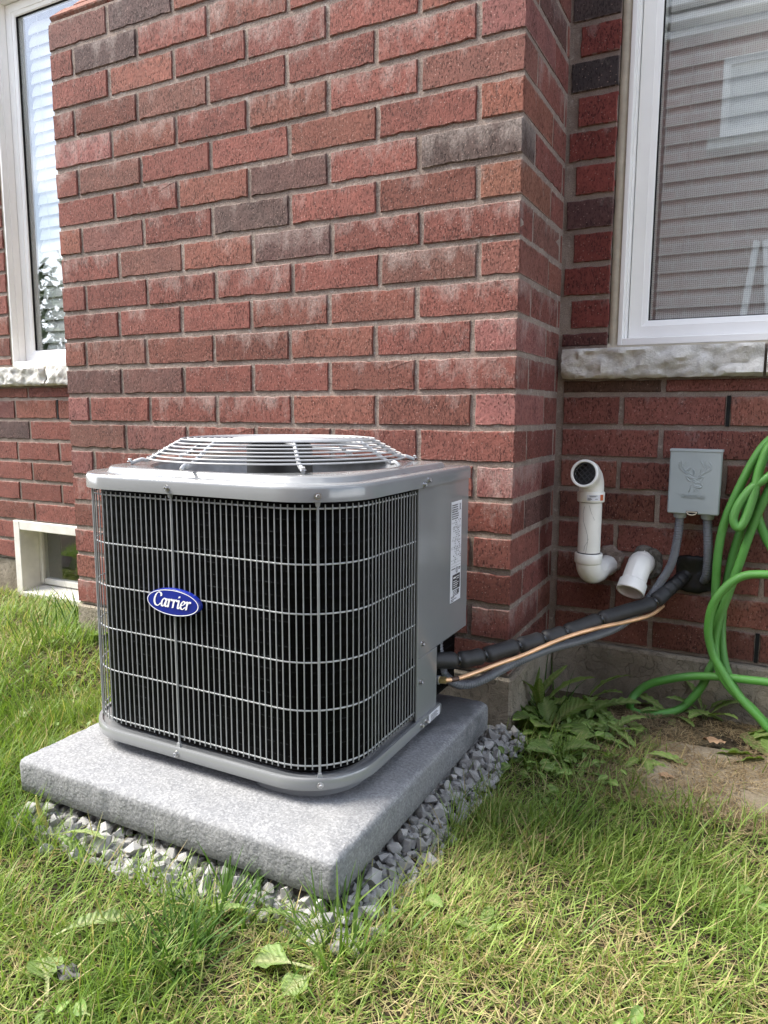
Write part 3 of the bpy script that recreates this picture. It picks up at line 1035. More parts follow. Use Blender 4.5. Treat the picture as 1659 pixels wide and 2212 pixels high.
def sill(x0, x1, z0, z1, proud, joints, seed):
    """rough split-faced stone blocks"""
    rs = random.Random(seed)
    xs = [x0] + joints + [x1]
    holder = None
    for i in range(len(xs) - 1):
        a, b = xs[i] + 0.003, xs[i + 1] - 0.003
        nx, nz = max(4, int((b - a) / 0.009)), 10
        mb = MB()
        vs = []
        yf = WD - proud
        for k in range(nz + 1):
            for j in range(nx + 1):
                x, z = a + (b - a) * j / nx, z0 + (z1 - z0) * k / nz
                q = Vector((x * 22, z * 30, seed))
                d = 0.012 * noise.noise(q) + 0.010 * abs(noise.noise(q * 2.2)) + 0.006 * noise.noise(q * 5.1)
                e = min(j, nx - j) / 2.0
                edge = 0.006 * max(0, 1 - e) + (0.004 if k == nz else 0) + (0.007 if k == 0 else 0.0)
                jz = 0.0
                if k == 0:
                    jz = 0.004 * noise.noise(Vector((x * 40, 5, seed)))
                vs.append((x, yf + d * (0.35 if k == nz else 1) + edge, z + jz))
        w_ = nx + 1
        fs = [(k * w_ + j, k * w_ + j + 1, (k + 1) * w_ + j + 1, (k + 1) * w_ + j) for k in range(nz) for j in range(nx)]
        o = len(vs)
        for k in (0, nz):
            for j in range(nx + 1):
                p = vs[k * w_ + j]
                vs.append((p[0], WD + 0.09, z0 if k == 0 else z1))
        for j in range(nx):
            fs.append((j, o + j, o + j + 1, j + 1))
            fs.append((nz * w_ + j, nz * w_ + j + 1, o + w_ + j + 1, o + w_ + j))
        lf = [k * w_ for k in range(nz + 1)]
        fs.append(tuple(lf + [o + w_, o]))
        rf = [k * w_ + nx for k in range(nz + 1)]
        fs.append(tuple([o + nx, o + w_ + nx] + rf[::-1]))
        mb.put(vs, fs)
        add('sill_stone', mb, M['sill'], house, smooth=50)


sill(0.010, 1.2, 0.040, 0.113, 0.030, [0.472], 4)
sill(-2.75, -CW - 0.003, 0.050, 0.120, 0.030, [-1.915], 9)

# basement window, recessed in a white wooden box
x0, x1, z0, z1 = BW
fr = MB()
yo, yi = WD - 0.010, WD + 0.13
fr.box((x0, yo, z0), (x0 + 0.036, yi, z1), 0.002)
fr.box((x0 + 0.036, yo + 0.0008, z1 - 0.036), (x1, yi, z1), 0.002)
fr.box((x1 - 0.036, yo, z0 + 0.03), (x1, yi, z1 - 0.037), 0.002)
fr.loft([[(x0 + 0.036, yo - 0.004, z0 - 0.01), (x1 - 0.036, yo - 0.004, z0 - 0.01)], [(x0 + 0.036, yo - 0.004, z0 + 0.022), (x1 - 0.036, yo - 0.004, z0 + 0.022)],
         [(x0 + 0.036, yi, z0 + 0.040), (x1 - 0.036, yi, z0 + 0.040)]], False)
bw = add('window', fr, M['vinyl_old'], house, fix=False, label='small white basement window deep in its box')
s = MB()
a0, a1, b0, b1 = x0 + 0.037, x1 - 0.037, z0 + 0.040, z1 - 0.037
ys = WD + 0.072
s.box((a0, ys, b0), (a0 + 0.019, ys + 0.03, b1), 0.002)
s.box((a1 - 0.024, ys, b0), (a1, ys + 0.03, b1), 0.002)
s.box((a0 + 0.024, ys + 0.0005, b0), (a1 - 0.024, ys + 0.03, b0 + 0.024), 0.002)
s.box((a0 + 0.024, ys + 0.0005, b1 - 0.02), (a1 - 0.024, ys + 0.03, b1), 0.002)
add('sash', s, M['vinyl_old'], bw)
add('pane', MB().box((a0 + 0.022, ys + 0.012, b0 + 0.022), (a1 - 0.022, ys + 0.015, b1 - 0.018)), M['glass'], bw)
rm = MB()
rm.quad((a0, ys + 0.3, b0), (a1, ys + 0.3, b0), (a1, ys + 0.3, b1), (a0, ys + 0.3, b1))
for q in (((a0, b0), (a0, b1)), ((a1, b0), (a1, b1)), ((a0, b0), (a1, b0)), ((a0, b1), (a1, b1))):
    rm.quad((q[0][0], ys + 0.03, q[0][1]), (q[1][0], ys + 0.03, q[1][1]), (q[1][0], ys + 0.3, q[1][1]), (q[0][0], ys + 0.3, q[0][1]))
add('window_recess', rm, simple('dark_cellar', (0.035, 0.037, 0.035), 0.9, 0.3, 6), bw, fix=False)

# ------------------------------------------------------------------ neighbour house and tree (seen in the window reflections)
nb = empty('neighbour_house', (2.2, -5.6, -0.78), label='neighbouring brick house with white window facing the wall across the lawn', cat='house')
add('wall', MB().box((-1.7, -9.0, -0.9), (7.0, -5.0, 3.25)), M['farbrick'], nb)
add('eave_trim', MB().box((-1.8, -9.1, 3.25), (7.1, -4.95, 3.31)).box((-1.8, -9.1, 3.36), (7.1, -4.90, 3.42)).box((-1.8, -9.1, 3.47), (7.1, -4.85, 3.53)), M['vinyl'], nb)
add('siding', MB().box((-1.7, -9.0, 3.53), (7.0, -5.02, 4.9)), M['fargrey'], nb)
for (xa, xb, za, zb) in ((-0.02, 0.62, 2.35, 3.0), (1.35, 2.2, 2.35, 3.0)):
    f = MB()
    for q in (((xa, za), (xa + 0.06, zb)), ((xb - 0.06, za), (xb, zb)), ((xa + 0.06, za), (xb - 0.06, za + 0.06)), ((xa + 0.06, zb - 0.06), (xb - 0.06, zb)),
              ((xa + (xb - xa) * 0.58, za + 0.06), (xa + (xb - xa) * 0.58 + 0.06, zb - 0.06))):
        f.box((q[0][0], -5.03, q[0][1]), (q[1][0], -4.95, q[1][1]))
    wn = add('window', f, M['vinyl'], nb)
    add('pane', MB().box((xa + 0.06, -5.012, za + 0.06), (xb - 0.06, -4.985, zb - 0.06)), simple('pale_curtain', (0.62, 0.64, 0.64), 0.3), wn)
    add('window_sill', MB().box((xa - 0.1, -5.05, za - 0.09), (xb + 0.1, -4.92, za - 0.005)), M['sill'], wn)
for k_, (xa, xb) in enumerate(((0.10, 0.33), (0.62, 0.40), (0.72, 0.86), (1.18, 1.02))):
    st_ = empty('white_stake', (xa, -4.72, -0.78), label=('first', 'second', 'third', 'fourth')[k_] + ' white stake from the left leaning on the neighbouring wall', cat='stake', group='white stakes leaning on the neighbouring wall')
    add('stake', MB().sweep([(xa, -4.72, -0.78), (xb, -4.97, 1.45)], 0.028, 8), M['vinyl'], st_)
tr = empty('leafy_tree', (-9.5, -6.2, -0.78), label='leafy tree standing beyond the neighbouring house', cat='tree')
fn = empty('added_fence', (-8.0, -5.6, -0.78), label='grey wooden board fence beside the neighbouring house', cat='fence')  # added out of view to darken the low part of the window reflection
bme = mesh_from(MB().box((-0.075, -0.012, -0.78), (0.075, 0.012, 0.92), 0.003), 'board', simple('grey_wood', (0.16, 0.155, 0.145), 0.85, 0.25, 12), (0, 0, 0))
for k_ in range(66):
    inst('board', bme, (-11.9 + 0.155 * k_, -5.5 + random.uniform(-0.004, 0.004), random.uniform(-0.01, 0.01)), fn)
tk = MB().sweep(crom([(-9.5, -6.2, -0.8), (-9.45, -6.2, 0.6), (-9.55, -6.15, 1.6), (-9.4, -6.1, 1.9)], 4), 0.1, 8, lambda L: 0.12 - 0.025 * L)
add('trunk', tk, simple('bark', (0.09, 0.065, 0.045), 0.9, 0.3), tr, smooth=60)
cr = MB()
for i in range(1800):
    p = Vector(rng.normal(0, 1, 3)).normalized() * (rng.random() ** 0.4)
    p = Vector((-9.45 + p.x * 1.9, -6.15 + p.y * 1.5, 1.35 + p.z * 0.9)) + Vector(rng.normal(0, 0.12, 3))
    u = Vector(rng.normal(0, 1, 3)).normalized() * 0.09
    v = Vector(rng.normal(0, 1, 3)).normalized() * 0.05
    cr.quad(p - u, p + v, p + u, p - v)
add('crown', cr, foliage_far(), tr, fix=False)

# ------------------------------------------------------------------ pad
PX0, PX1, PY0, PY1 = -0.683, -0.013, -0.7355, -0.086
PT = 0.0635         # pad thickness


def rounded_rect(x0, x1, y0, y1, radii, seg=10):
    """corners in order: (x0,y0) (x1,y0) (x1,y1) (x0,y1); counter-clockwise from the front left"""
    pts = []
    cs = ((x0, y0, 1, 1, 180), (x1, y0, -1, 1, 270), (x1, y1, -1, -1, 0), (x0, y1, 1, -1, 90))
    for (cx, cy, sx, sy, a0), r in zip(cs, radii):
        for i in range(seg + 1):
            a = R(a0 + 90 * i / seg)
            pts.append((cx + sx * r + r * math.cos(a), cy + sy * r + r * math.sin(a)))
    return pts


def dens(pts, step):
    """resample a closed 2-D outline so that no edge is longer than step"""
    o = []
    for i, p in enumerate(pts):
        q = pts[(i + 1) % len(pts)]
        d = math.dist(p, q)
        k = max(1, int(d / step))
        for j in range(k):
            o.append((p[0] + (q[0] - p[0]) * j / k, p[1] + (q[1] - p[1]) * j / k))
    return o


def ring_at(x0, x1, y0, y1, radii, ins, z, seg=10):
    rr = [max(0.001, r - ins) for r in radii]
    return [(p[0], p[1], z) for p in rounded_rect(x0 + ins, x1 - ins, y0 + ins, y1 - ins, rr, seg)]


mb = MB()
# same count in every ring: build from one master outline scaled inwards
base = dens(rounded_rect(PX0, PX1, PY0, PY1, [0.012] * 4, 5), 0.006)
cx, cy = (PX0 + PX1) / 2, (PY0 + PY1) / 2
hx, hy = (PX1 - PX0) / 2, (PY1 - PY0) / 2
R3 = []
for ins, z in ((0.006, PZ - PT), (0.001, PZ - PT + 0.004), (0.0, PZ - 0.040), (0.0, PZ - 0.013), (0.002, PZ - 0.006), (0.0055, PZ - 0.002), (0.011, PZ), (0.06, PZ + 0.0003)):
    rg = []
    for (x, y) in base:
        d = 0.0016 * noise.noise(Vector((x * 60, y * 60, z * 60))) + 0.0008 * noise.noise(Vector((x * 170, y * 170, z * 170)))
        rg.append((cx + (x - cx) * (hx - ins + d) / hx, cy + (y - cy) * (hy - ins + d) / hy, z + d * 0.6))
    R3.append(rg)
mb.loft(R3, True, True, True)
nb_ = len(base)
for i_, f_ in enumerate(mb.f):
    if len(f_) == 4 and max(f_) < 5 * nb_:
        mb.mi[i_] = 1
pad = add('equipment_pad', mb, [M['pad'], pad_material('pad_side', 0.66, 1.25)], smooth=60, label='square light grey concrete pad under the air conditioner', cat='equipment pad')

# ------------------------------------------------------------------ air conditioner
AX0, AX1, AY0, AY1 = -0.655, -0.068, -0.632, -0.090
ZB, ZR, ZS, ZC, ZP = -0.648, -0.626, -0.182, -0.1565, -0.1450     # base bottom, rim top, skirt bottom, cover flat, raised deck
ac = empty('air_conditioner', ((AX0 + AX1) / 2, (AY0 + AY1) / 2, PZ), label='grey outdoor air conditioner with wire guard, blue oval badge and domed fan grille', cat='air conditioner')
RAD = [0.118, 0.118, 0.012, 0.118]

# feet
ft = MB()
for (fx, fy) in ((AX0 + 0.11, AY0 + 0.09), (AX1 - 0.11, AY0 + 0.09), (AX0 + 0.11, AY1 - 0.09), (AX1 - 0.11, AY1 - 0.14)):
    pass
for pts_ in (rounded_rect(AX1 - 0.20, AX1 - 0.020, AY0 + 0.018, AY0 + 0.17, [0.05, 0.10, 0.05, 0.05], 8), rounded_rect(AX0 + 0.06, AX0 + 0.16, AY0 + 0.06, AY0 + 0.16, [0.03] * 4, 6),
             rounded_rect(AX0 + 0.06, AX0 + 0.16, AY1 - 0.16, AY1 - 0.06, [0.03] * 4, 6), rounded_rect(AX1 - 0.26, AX1 - 0.17, AY1 - 0.16, AY1 - 0.06, [0.03] * 4, 6)):
    f = MB().loft([[(p[0], p[1], PZ + 0.0005) for p in pts_], [(p[0], p[1], ZB + 0.001) for p in pts_]], True, True, True)
    add('foot', f, M['paint'], ac, smooth=40)


def base_outline(ins):
    """base pan outline with the back right corner cut out for the pipe connections"""
    r = max(0.01, 0.118 - ins)
    x0, x1, y0, y1 = AX0 + ins, AX1 - ins, AY0 + ins, AY1 - ins
    yc, xc = -0.243 - ins, -0.18 - ins
    o = []
    for (cx_, cy_, sx, sy, a0) in ((x0, y0, 1, 1, 180), (x1, y0, -1, 1, 270)):
        for i in range(13):
            a = R(a0 + 90 * i / 12)
            o.append((cx_ + sx * r + r * math.cos(a), cy_ + sy * r + r * math.sin(a)))
    o += [(x1, yc), (xc, yc), (xc, y1)]
    for i in range(13):
        a = R(90 + 90 * i / 12)
        o.append((x0 + r + r * math.cos(a), y1 - r + r * math.sin(a)))
    return o


bp = MB()
bp.loft([[(p[0], p[1], z) for p in base_outline(i_)] for (i_, z) in ((0.012, ZB), (0.002, ZB), (-0.004, ZB + 0.0025), (-0.005, ZB + 0.006), (-0.005, ZR - 0.003), (-0.0035, ZR), (0.002, ZR), (0.004, ZR - 0.004), (0.03, ZR - 0.006))], True, True, True)
base_pan = add('base_pan', bp, M['paint'], ac, smooth=40)

# coil behind the guard
co = MB()
ins = 0.019
inner = ring_at(AX0, AX1, AY0, AY1, RAD, ins, ZR, 10)
top_ = [(p[0], p[1], ZS + 0.004) for p in inner]
co.loft([inner, top_], True)
add('coil', co, M['coil'], ac, smooth=50)

# guard: path from the service panel round the front, left and back
def guard_path(ins):
    r = 0.118 - ins
    x0, x1, y0, y1 = AX0 + ins, AX1 - ins, AY0 + ins, AY1 - ins
    o = [(x1, -0.345)]
    for (cx_, cy_, a0) in ((x1 - r, y0 + r, 0), (x0 + r, y0 + r, -90), (x0 + r, y1 - r, -180)):
        for i in range(17):
            a = R(a0 - 90 * i / 16)
            o.append((cx_ + r * math.cos(a), cy_ + r * math.sin(a)))
    o.append((-0.30, y1))
    return o


def walk(path):
    """arc-length sampler of a polyline"""
    acc = [0.0]
    for i in range(len(path) - 1):
        acc.append(acc[-1] + math.dist(path[i], path[i + 1]))
    def at(s):
        for i in range(len(path) - 1):
            if s <= acc[i + 1] or i == len(path) - 2:
                t = (s - acc[i]) / (acc[i + 1] - acc[i])
                a, b = path[i], path[i + 1]
                tx, ty = b[0] - a[0], b[1] - a[1]
                L = math.hypot(tx, ty)
                return a[0] + tx * t, a[1] + ty * t, (tx / L, ty / L)
    return acc[-1], at


gp = guard_path(0.0035)
Lg, g_at = walk(gp)
# arc length where the front face reaches x
def s_of_front(x):
    best = min((abs(g_at(i * Lg / 4000)[0] - x), i * Lg / 4000) for i in range(2400) if g_at(i * Lg / 4000)[1] < AY0 + 0.09)
    return best[1]


sp1, sp2 = s_of_front(-0.1185), s_of_front(-0.3927)
posts = [sp1, sp2, sp2 + (sp2 - sp1) * 1.32, sp2 + (sp2 - sp1) * 2.35]
post_mb = []
for s_ in posts:
    rail = MB()
    post_mb.append(rail)
    x, y, tn = g_at(s_)
    nx_, ny_ = tn[1], -tn[0]
    if (x + 0.36) * nx_ + (y + 0.36) * ny_ < 0:
        nx_, ny_ = -nx_, -ny_
    p = (x + nx_ * 0.0005, y + ny_ * 0.0005)
    rail.sweep([(p[0], p[1], ZS - 0.002), (p[0], p[1], ZR - 0.004)], 0.0021, 10)
    for zt in (ZS + 0.003, ZR - 0.003):
        up = 1 if zt > -0.4 else -1
        q0, q1 = Vector((p[0], p[1], 0)), Vector((tn[0], tn[1], 0))
        nn = Vector((nx_, ny_, 0)) * 0.0035
        za, zb_ = zt - 0.010 * up, zt + 0.012 * up
        rail.loft([[q0 - q1 * 0.003 + nn + Vector((0, 0, za)), q0 + q1 * 0.003 + nn + Vector((0, 0, za)), q0 + q1 * 0.003 - nn * 0.3 + Vector((0, 0, za)), q0 - q1 * 0.003 - nn * 0.3 + Vector((0, 0, za))],
                   [q0 - q1 * 0.0065 + nn + Vector((0, 0, zb_)), q0 + q1 * 0.0065 + nn + Vector((0, 0, zb_)), q0 + q1 * 0.0065 - nn * 0.3 + Vector((0, 0, zb_)), q0 - q1 * 0.0065 - nn * 0.3 + Vector((0, 0, zb_))]], True, True, True)
gpi = guard_path(0.0062)
Li, gi_at = walk(gpi)
RZ = (-0.193, -0.280, -0.3585, -0.437, -0.516, -0.6085)
def rail_mb(z):
    return MB().sweep([(*gi_at(i * Li / 150)[:2], z) for i in range(151)], 0.0014, 8)
guard = add('coil_guard', rail_mb(RZ[0]), M['wire'], ac, smooth=60)
for m_ in post_mb:
    add('guard_post', m_, M['wire2'], guard, smooth=50)
wm = MB().sweep([(0, 0, ZR + 0.013), (0, 0, -0.1865)], 0.00105, 8)
wire_me = mesh_from(wm, 'guard_wire', M['wire2'], (0, 0, 0), smooth=60)
step = (sp2 - sp1) / 24
s_ = sp1 - step * int(sp1 / step)
while s_ < Lg - 0.002:
    if all(abs(s_ - q) > step * 0.4 for q in posts):
        x, y, tn = g_at(s_)
        inst('guard_wire', wire_me, (x, y, 0), guard, rot=(0, 0, random.uniform(0, 6)))
    s_ += step
for z in RZ[1:]:
    add('guard_rail', rail_mb(z), M['wire'], guard, smooth=60)

# top cover
cv = MB()
RC = [0.121, 0.121, 0.010, 0.121]
CX0, CX1, CY0, CY1 = AX0 - 0.005, AX1 + 0.004, AY0 - 0.005, AY1 + 0.004
ocx, ocy = (AX0 + AX1) / 2, (AY0 + AY1) / 2
NSEG = 14


def cring(ins, z, ins2=None):
    i0, i1, i2, i3 = ins if isinstance(ins, tuple) else (ins,) * 4       # left, front, right, back
    mi_ = min(i0, i1, i2, i3)
    rr = [max(0.003, r - mi_) for r in (RC[0], RC[1], RC[2] + (0.03 if mi_ > 0.02 else 0), RC[3])]
    pr = rounded_rect(CX0 + i0, CX1 - i2, CY0 + i1, CY1 - i3, rr, NSEG)
    pr = dens2(pr)
    return [(p[0], p[1], z) for p in pr]


def dens2(pr):
    """fixed subdivision of the four straight sides"""
    o = []
    n = NSEG + 1
    for c in range(4):
        o += pr[c * n:(c + 1) * n]
        a, b = pr[c * n + n - 1], pr[((c + 1) % 4) * n]
        for k in range(1, 10):
            o.append((a[0] + (b[0] - a[0]) * k / 10, a[1] + (b[1] - a[1]) * k / 10))
    return o


OR = 0.238
rgs = [cring(0.0015, ZS + 0.001), cring(0.0, ZS), cring(0.0, ZC - 0.006), cring(0.0012, ZC - 0.0025), cring(0.004, ZC)]
st = (0.040, 0.026, 0.024, 0.075)
def off(t, d):
    return tuple(x + d for x in t)
rgs += [cring(st, ZC + 0.0006), cring(off(st, 0.002), ZC + 0.002), cring(off(st, 0.0045), ZP - 0.003), cring(off(st, 0.0075), ZP - 0.0006), cring(off(st, 0.012), ZP)]
last = rgs[-1]
for (r_, z) in ((OR + 0.012, ZP), (OR + 0.004, ZP - 0.0015), (OR, ZP - 0.007), (OR, ZP - 0.010)):
    rg = []
    for p in last:
        d = Vector((p[0] - ocx, p[1] - ocy))
        lim = min(r_, d.length - 0.001)
        d = d.normalized() * (r_ if z < ZP - 0.001 else min(r_, d.length))
        rg.append((ocx + d.x, ocy + d.y, z))
    rgs.append(rg)
cv.loft(rgs, True)
cover = add('top_cover', cv, M['paint'], ac, smooth=35)

shd = MB().lathe([(OR - 0.0008, ZP - 0.006), (OR - 0.0008, ZP - 0.030), (OR - 0.002, ZP - 0.075), (OR + 0.008, ZP - 0.10)], 72, Matrix.Translation((ocx, ocy, 0)))
add('fan_shroud', shd, M['shroud'], ac, smooth=60)
# fan motor and blades below the grille
mt = MB().lathe([(0.0, -0.106), (0.058, -0.106), (0.064, -0.112), (0.064, -0.235), (0.05, -0.242), (0.0, -0.242)], 32, Matrix.Translation((ocx, ocy, 0)))
add('fan_motor', mt, M['motor'], ac, smooth=40)
for b in range(3):
    an = R(20 + 120 * b)
    bl = MB()
    rr_ = [0.06 + 0.017 * i for i in range(10)]
    A_ = []
    B_ = []
    for i, q in enumerate(rr_):
        wdt = R(22 + 4 * math.sin(i / 9 * math.pi))
        A_.append((ocx + q * math.cos(an - wdt), ocy + q * math.sin(an - wdt), -0.262))
        B_.append((ocx + q * math.cos(an + wdt), ocy + q * math.sin(an + wdt), -0.222))
    bl.loft([A_, B_, [(p[0], p[1], p[2] - 0.002) for p in B_], [(p[0], p[1], p[2] - 0.002) for p in A_]], False)
    add('fan_blade', bl, M['galv'], ac, smooth=60)
fl = MB().loft([[(ocx + 0.25 * math.cos(R(i * 10)), ocy + 0.25 * math.sin(R(i * 10)), -0.60) for i in range(36)]], True, False, True)
add('interior_floor', fl, M['motor'], ac, fix=False)

# domed fan grille
GZ0, GZ1 = -0.1315, -0.0975
R0, R1 = 0.247, 0.186
gr_top = MB().lathe([(0.0, GZ1 + 0.002), (0.088, GZ1 + 0.002), (0.090, GZ1 + 0.001), (0.088, GZ1 - 0.001), (0.0, GZ1 - 0.001)], 48, Matrix.Translation((ocx, ocy, 0)))
grille = add('fan_grille', gr_top, M['wire'], ac, smooth=40)
def circ(r, z, n=72):
    return [(ocx + r * math.cos(2 * math.pi * i / n), ocy + r * math.sin(2 * math.pi * i / n), z) for i in range(n)]
rads = [(R0 + (R1 - R0) * i / 6.0, GZ0 + (GZ1 - GZ0) * i / 6.0) for i in range(7)]
rads += [(R1 - 0.0125 * (i + 1), GZ1 + 0.0012 * (1 - i / 7)) for i in range(7)]
for (r_, z) in rads:
    add('grille_ring', MB().sweep(circ(r_, z), 0.00155, 8, closed=True), M['wire'], grille, smooth=60)
for k in range(8):
    an = R(-47 + 45 * k)
    u = Vector((math.cos(an), math.sin(an), 0))
    c_ = Vector((ocx, ocy, 0))
    foot = k % 2 == 0
    pts = [c_ + u * 0.085 + Vector((0, 0, GZ1 - 0.004)), c_ + u * (R1 - 0.01) + Vector((0, 0, GZ1 - 0.0045)), c_ + u * (R1 + 0.006) + Vector((0, 0, GZ1 - 0.007)),
           c_ + u * (R0 - 0.004) + Vector((0, 0, GZ0 - 0.0035)), c_ + u * (R0 + 0.010) + Vector((0, 0, GZ0 - 0.0035)), c_ + u * (R0 + (0.030 if foot else 0.018)) + Vector((0, 0, ZP + 0.0032))]
    add('grille_spoke', MB().sweep(crom(pts, 4), 0.0036, 8), M['wire'], grille, smooth=60)


def screw_mesh():
    m_ = MB()
    m_.lathe([(0.0, 0.0014), (0.0062, 0.0014), (0.0066, 0.0)], 20)
    hx_ = [(0.0042 * math.cos(R(60 * i)), 0.0042 * math.sin(R(60 * i))) for i in range(6)]
    m_.loft([[(p[0], p[1], 0.001) for p in hx_], [(p[0], p[1], 0.0052) for p in hx_], [(p[0] * 0.8, p[1] * 0.8, 0.006) for p in hx_], [(p[0] * 0.55, p[1] * 0.55, 0.0046) for p in hx_]], True, False, True)
    return mesh_from(m_, 'screw', M['zinc'], (0, 0, 0), smooth=30)


SM = screw_mesh()


def screw(p, nrm, parent):
    q = Vector(nrm).to_track_quat('Z', 'Y')
    inst('screw', SM, p, parent, scale=(0.85, 0.85, 0.9), rot=(q @ Matrix.Rotation(random.uniform(0, 1), 3, 'Z').to_quaternion()).to_euler())


for s_ in posts[:3]:
    x, y, tn = g_at(s_)
    nn = Vector((tn[1], -tn[0], 0))
    if nn.dot(Vector((x - ocx, y - ocy, 0))) < 0:
        nn = -nn
    o_ = nn * 0.0082
    screw((x + o_.x, y + o_.y, -0.1725), nn, cover)
    screw((x + o_.x, y + o_.y, -0.6365), nn, base_pan)
for k in (0, 2, 4, 6):
    an = R(-47 + 45 * k)
    screw((ocx + (R0 + 0.031) * math.cos(an), ocy + (R0 + 0.031) * math.sin(an), ZP + 0.006), (0, 0, 1), grille)
for (y, z) in ((-0.333, -0.1765), (-0.312, -0.1695)):
    screw((CX1 + 0.0004, y, z), (1, 0, 0), cover)
screw((AX0 - 0.005, -0.52, -0.168), (-1, 0, 0), cover)

# service panels on the right flank
XP = AX1 - 0.001
pn = MB()
pn.box((XP - 0.14, -0.338, -0.506), (XP, AY1 + 0.001, ZS + 0.006), 0.002)
panel = add('service_panel', pn, M['paint'], ac)
lp = MB()
lp.box((XP - 0.012, -0.336, ZR - 0.002), (XP - 0.0008, -0.247, -0.5065), 0.0015)
lp.box((XP - 0.14, -0.258, ZR - 0.002), (XP - 0.012, -0.247, -0.5065), 0.001)
lpan = add('lower_panel', lp, M['paint'], ac)
add('valve_plate', MB().box((XP - 0.15, -0.235, ZR - 0.01), (XP - 0.138, AY1, -0.5065), 0.001), M['paint'], ac)
lip = MB().box((XP - 0.004, -0.345, ZR - 0.002), (XP + 0.0005, -0.337, ZS + 0.004), 0.001)
add('panel_edge', lip, M['paint'], ac)
for (y, z, pr) in ((-0.322, -0.4795, panel), (-0.327, -0.553, lpan)):
    screw((XP, y, z), (1, 0, 0), pr)
for y in (-0.335, -0.312):
    screw((AX1 + 0.005, y, ZR - 0.010), (1, 0, 0), base_pan)
# valve stub where the copper pipe joins
vb = MB().box((XP - 0.10, -0.235, -0.66), (XP - 0.02, -0.205, -0.628), 0.003)
vb.sweep([(XP - 0.06, -0.222, -0.628), (XP - 0.06, -0.222, -0.588), (XP - 0.005, -0.2215, -0.5855)], 0.009, 12)
add('service_valve', vb, M['galv'], ac, smooth=40)
add('brass_nut', MB().sweep([(XP - 0.014, -0.2215, -0.586), (XP + 0.008, -0.218, -0.5852)], 0.0078, 6), M['brass'], ac)

# rating plate
lb = MB()
ly0, ly1, lz0, lz1 = -0.186, -0.130, -0.434, -0.225
XL = XP + 0.0006
lb.box((XP - 0.0002, ly0, lz0), (XL, ly1, lz1))
plate = add('rating_label', lb, M['paper'], ac)
pr = MB()
XI = XL + 0.0003
def dash(y0, y1, z, h=0.0016):
    pr.quad((XI, ly0 + y0, lz1 - z - h), (XI, ly0 + y1, lz1 - z - h), (XI, ly0 + y1, lz1 - z), (XI, ly0 + y0, lz1 - z))
z = 0.006
rl = random.Random(3)
while z < 0.128:
    y = 0.003
    if z < 0.036:
        while y < 0.034:
            l_ = rl.uniform(0.002, 0.006)
            dash(y, y + l_, z, 0.0024)
            y += l_ + 0.0012
        z += 0.0046
    else:
        y = rl.choice((0.003, 0.012, 0.02))
        while y < 0.050:
            l_ = rl.uniform(0.0012, 0.0045)
            if rl.random() < 0.62:
                dash(y, y + l_, z, 0.0022)
            y += l_ + rl.uniform(0.002, 0.007)
        z += 0.0043
    if rl.random() < 0.22:
        dash(0.002, 0.054, z - 0.0010, 0.0004)
for i in range(6):
    dash(0.043 + 0.0 * i, 0.050, 0.006 + 0.0022 * i, 0.0014)
dash(0.003, 0.052, 0.1335, 0.0005)
dash(0.003, 0.024, 0.1385, 0.002)
for i in range(14):     # certification mark ring
    a = 2 * math.pi * i / 14
    y_, z_ = 0.0335 + 0.0055 * math.cos(a), 0.1435 + 0.0055 * math.sin(a)
    dash(y_ - 0.0011, y_ + 0.0011, z_ - 0.0009, 0.0018)
dash(0.0325, 0.0345, 0.1405, 0.006)
dash(0.042, 0.053, 0.139, 0.0022)
dash(0.043, 0.053, 0.1425, 0.0018)
dash(0.010, 0.051, 0.152, 0.031)
for i in range(4):
    dash(0.014, 0.048 - 0.003 * (i % 2), 0.1855 + 0.0032 * i, 0.0014)
for i in range(3):
    dash(0.003, 0.020, 0.1965 - 0.0 + 0.0030 * i * 0, 0.001)
dash(0.003, 0.022, 0.1985, 0.0012)
dash(0.038, 0.0465, 0.186, 0.0085)
dash(0.003, 0.034, 0.2025, 0.0016)
dash(0.003, 0.018, 0.2055, 0.0016)
add('print', pr, M['ink'], plate, fix=False)
pw_ = MB()
for i, (a, b) in enumerate(((0.014, 0.028), (0.029, 0.048), (0.032, 0.047), (0.014, 0.034), (0.014, 0.044), (0.014, 0.040), (0.014, 0.036))):
    zz = 0.157 + (0.0 if i < 2 else 0.0042 * (i - 1))
    hgt = 0.0034 if i == 0 else 0.0014
    pw_.quad((XI + 0.0002, ly0 + a, lz1 - zz - hgt), (XI + 0.0002, ly0 + b, lz1 - zz - hgt), (XI + 0.0002, ly0 + b, lz1 - zz), (XI + 0.0002, ly0 + a, lz1 - zz))
add('print', pw_, M['white'], plate, fix=False)
# small sticker on the base rim
stk = MB().box((AX1 + 0.0049, -0.300, ZB + 0.003), (AX1 + 0.0056, -0.247, ZR - 0.002))
sticker = add('sticker', stk, M['paper'], base_pan)
sp_ = MB()
for i in range(5):
    z_ = ZR - 0.005 - 0.0030 * i
    sp_.quad((AX1 + 0.0059, -0.292, z_ - 0.0012), (AX1 + 0.0059, -0.262 + 0.006 * (i % 2), z_ - 0.0012), (AX1 + 0.0059, -0.262 + 0.006 * (i % 2), z_), (AX1 + 0.0059, -0.292, z_))
add('print', sp_, M['ink'], sticker, fix=False)

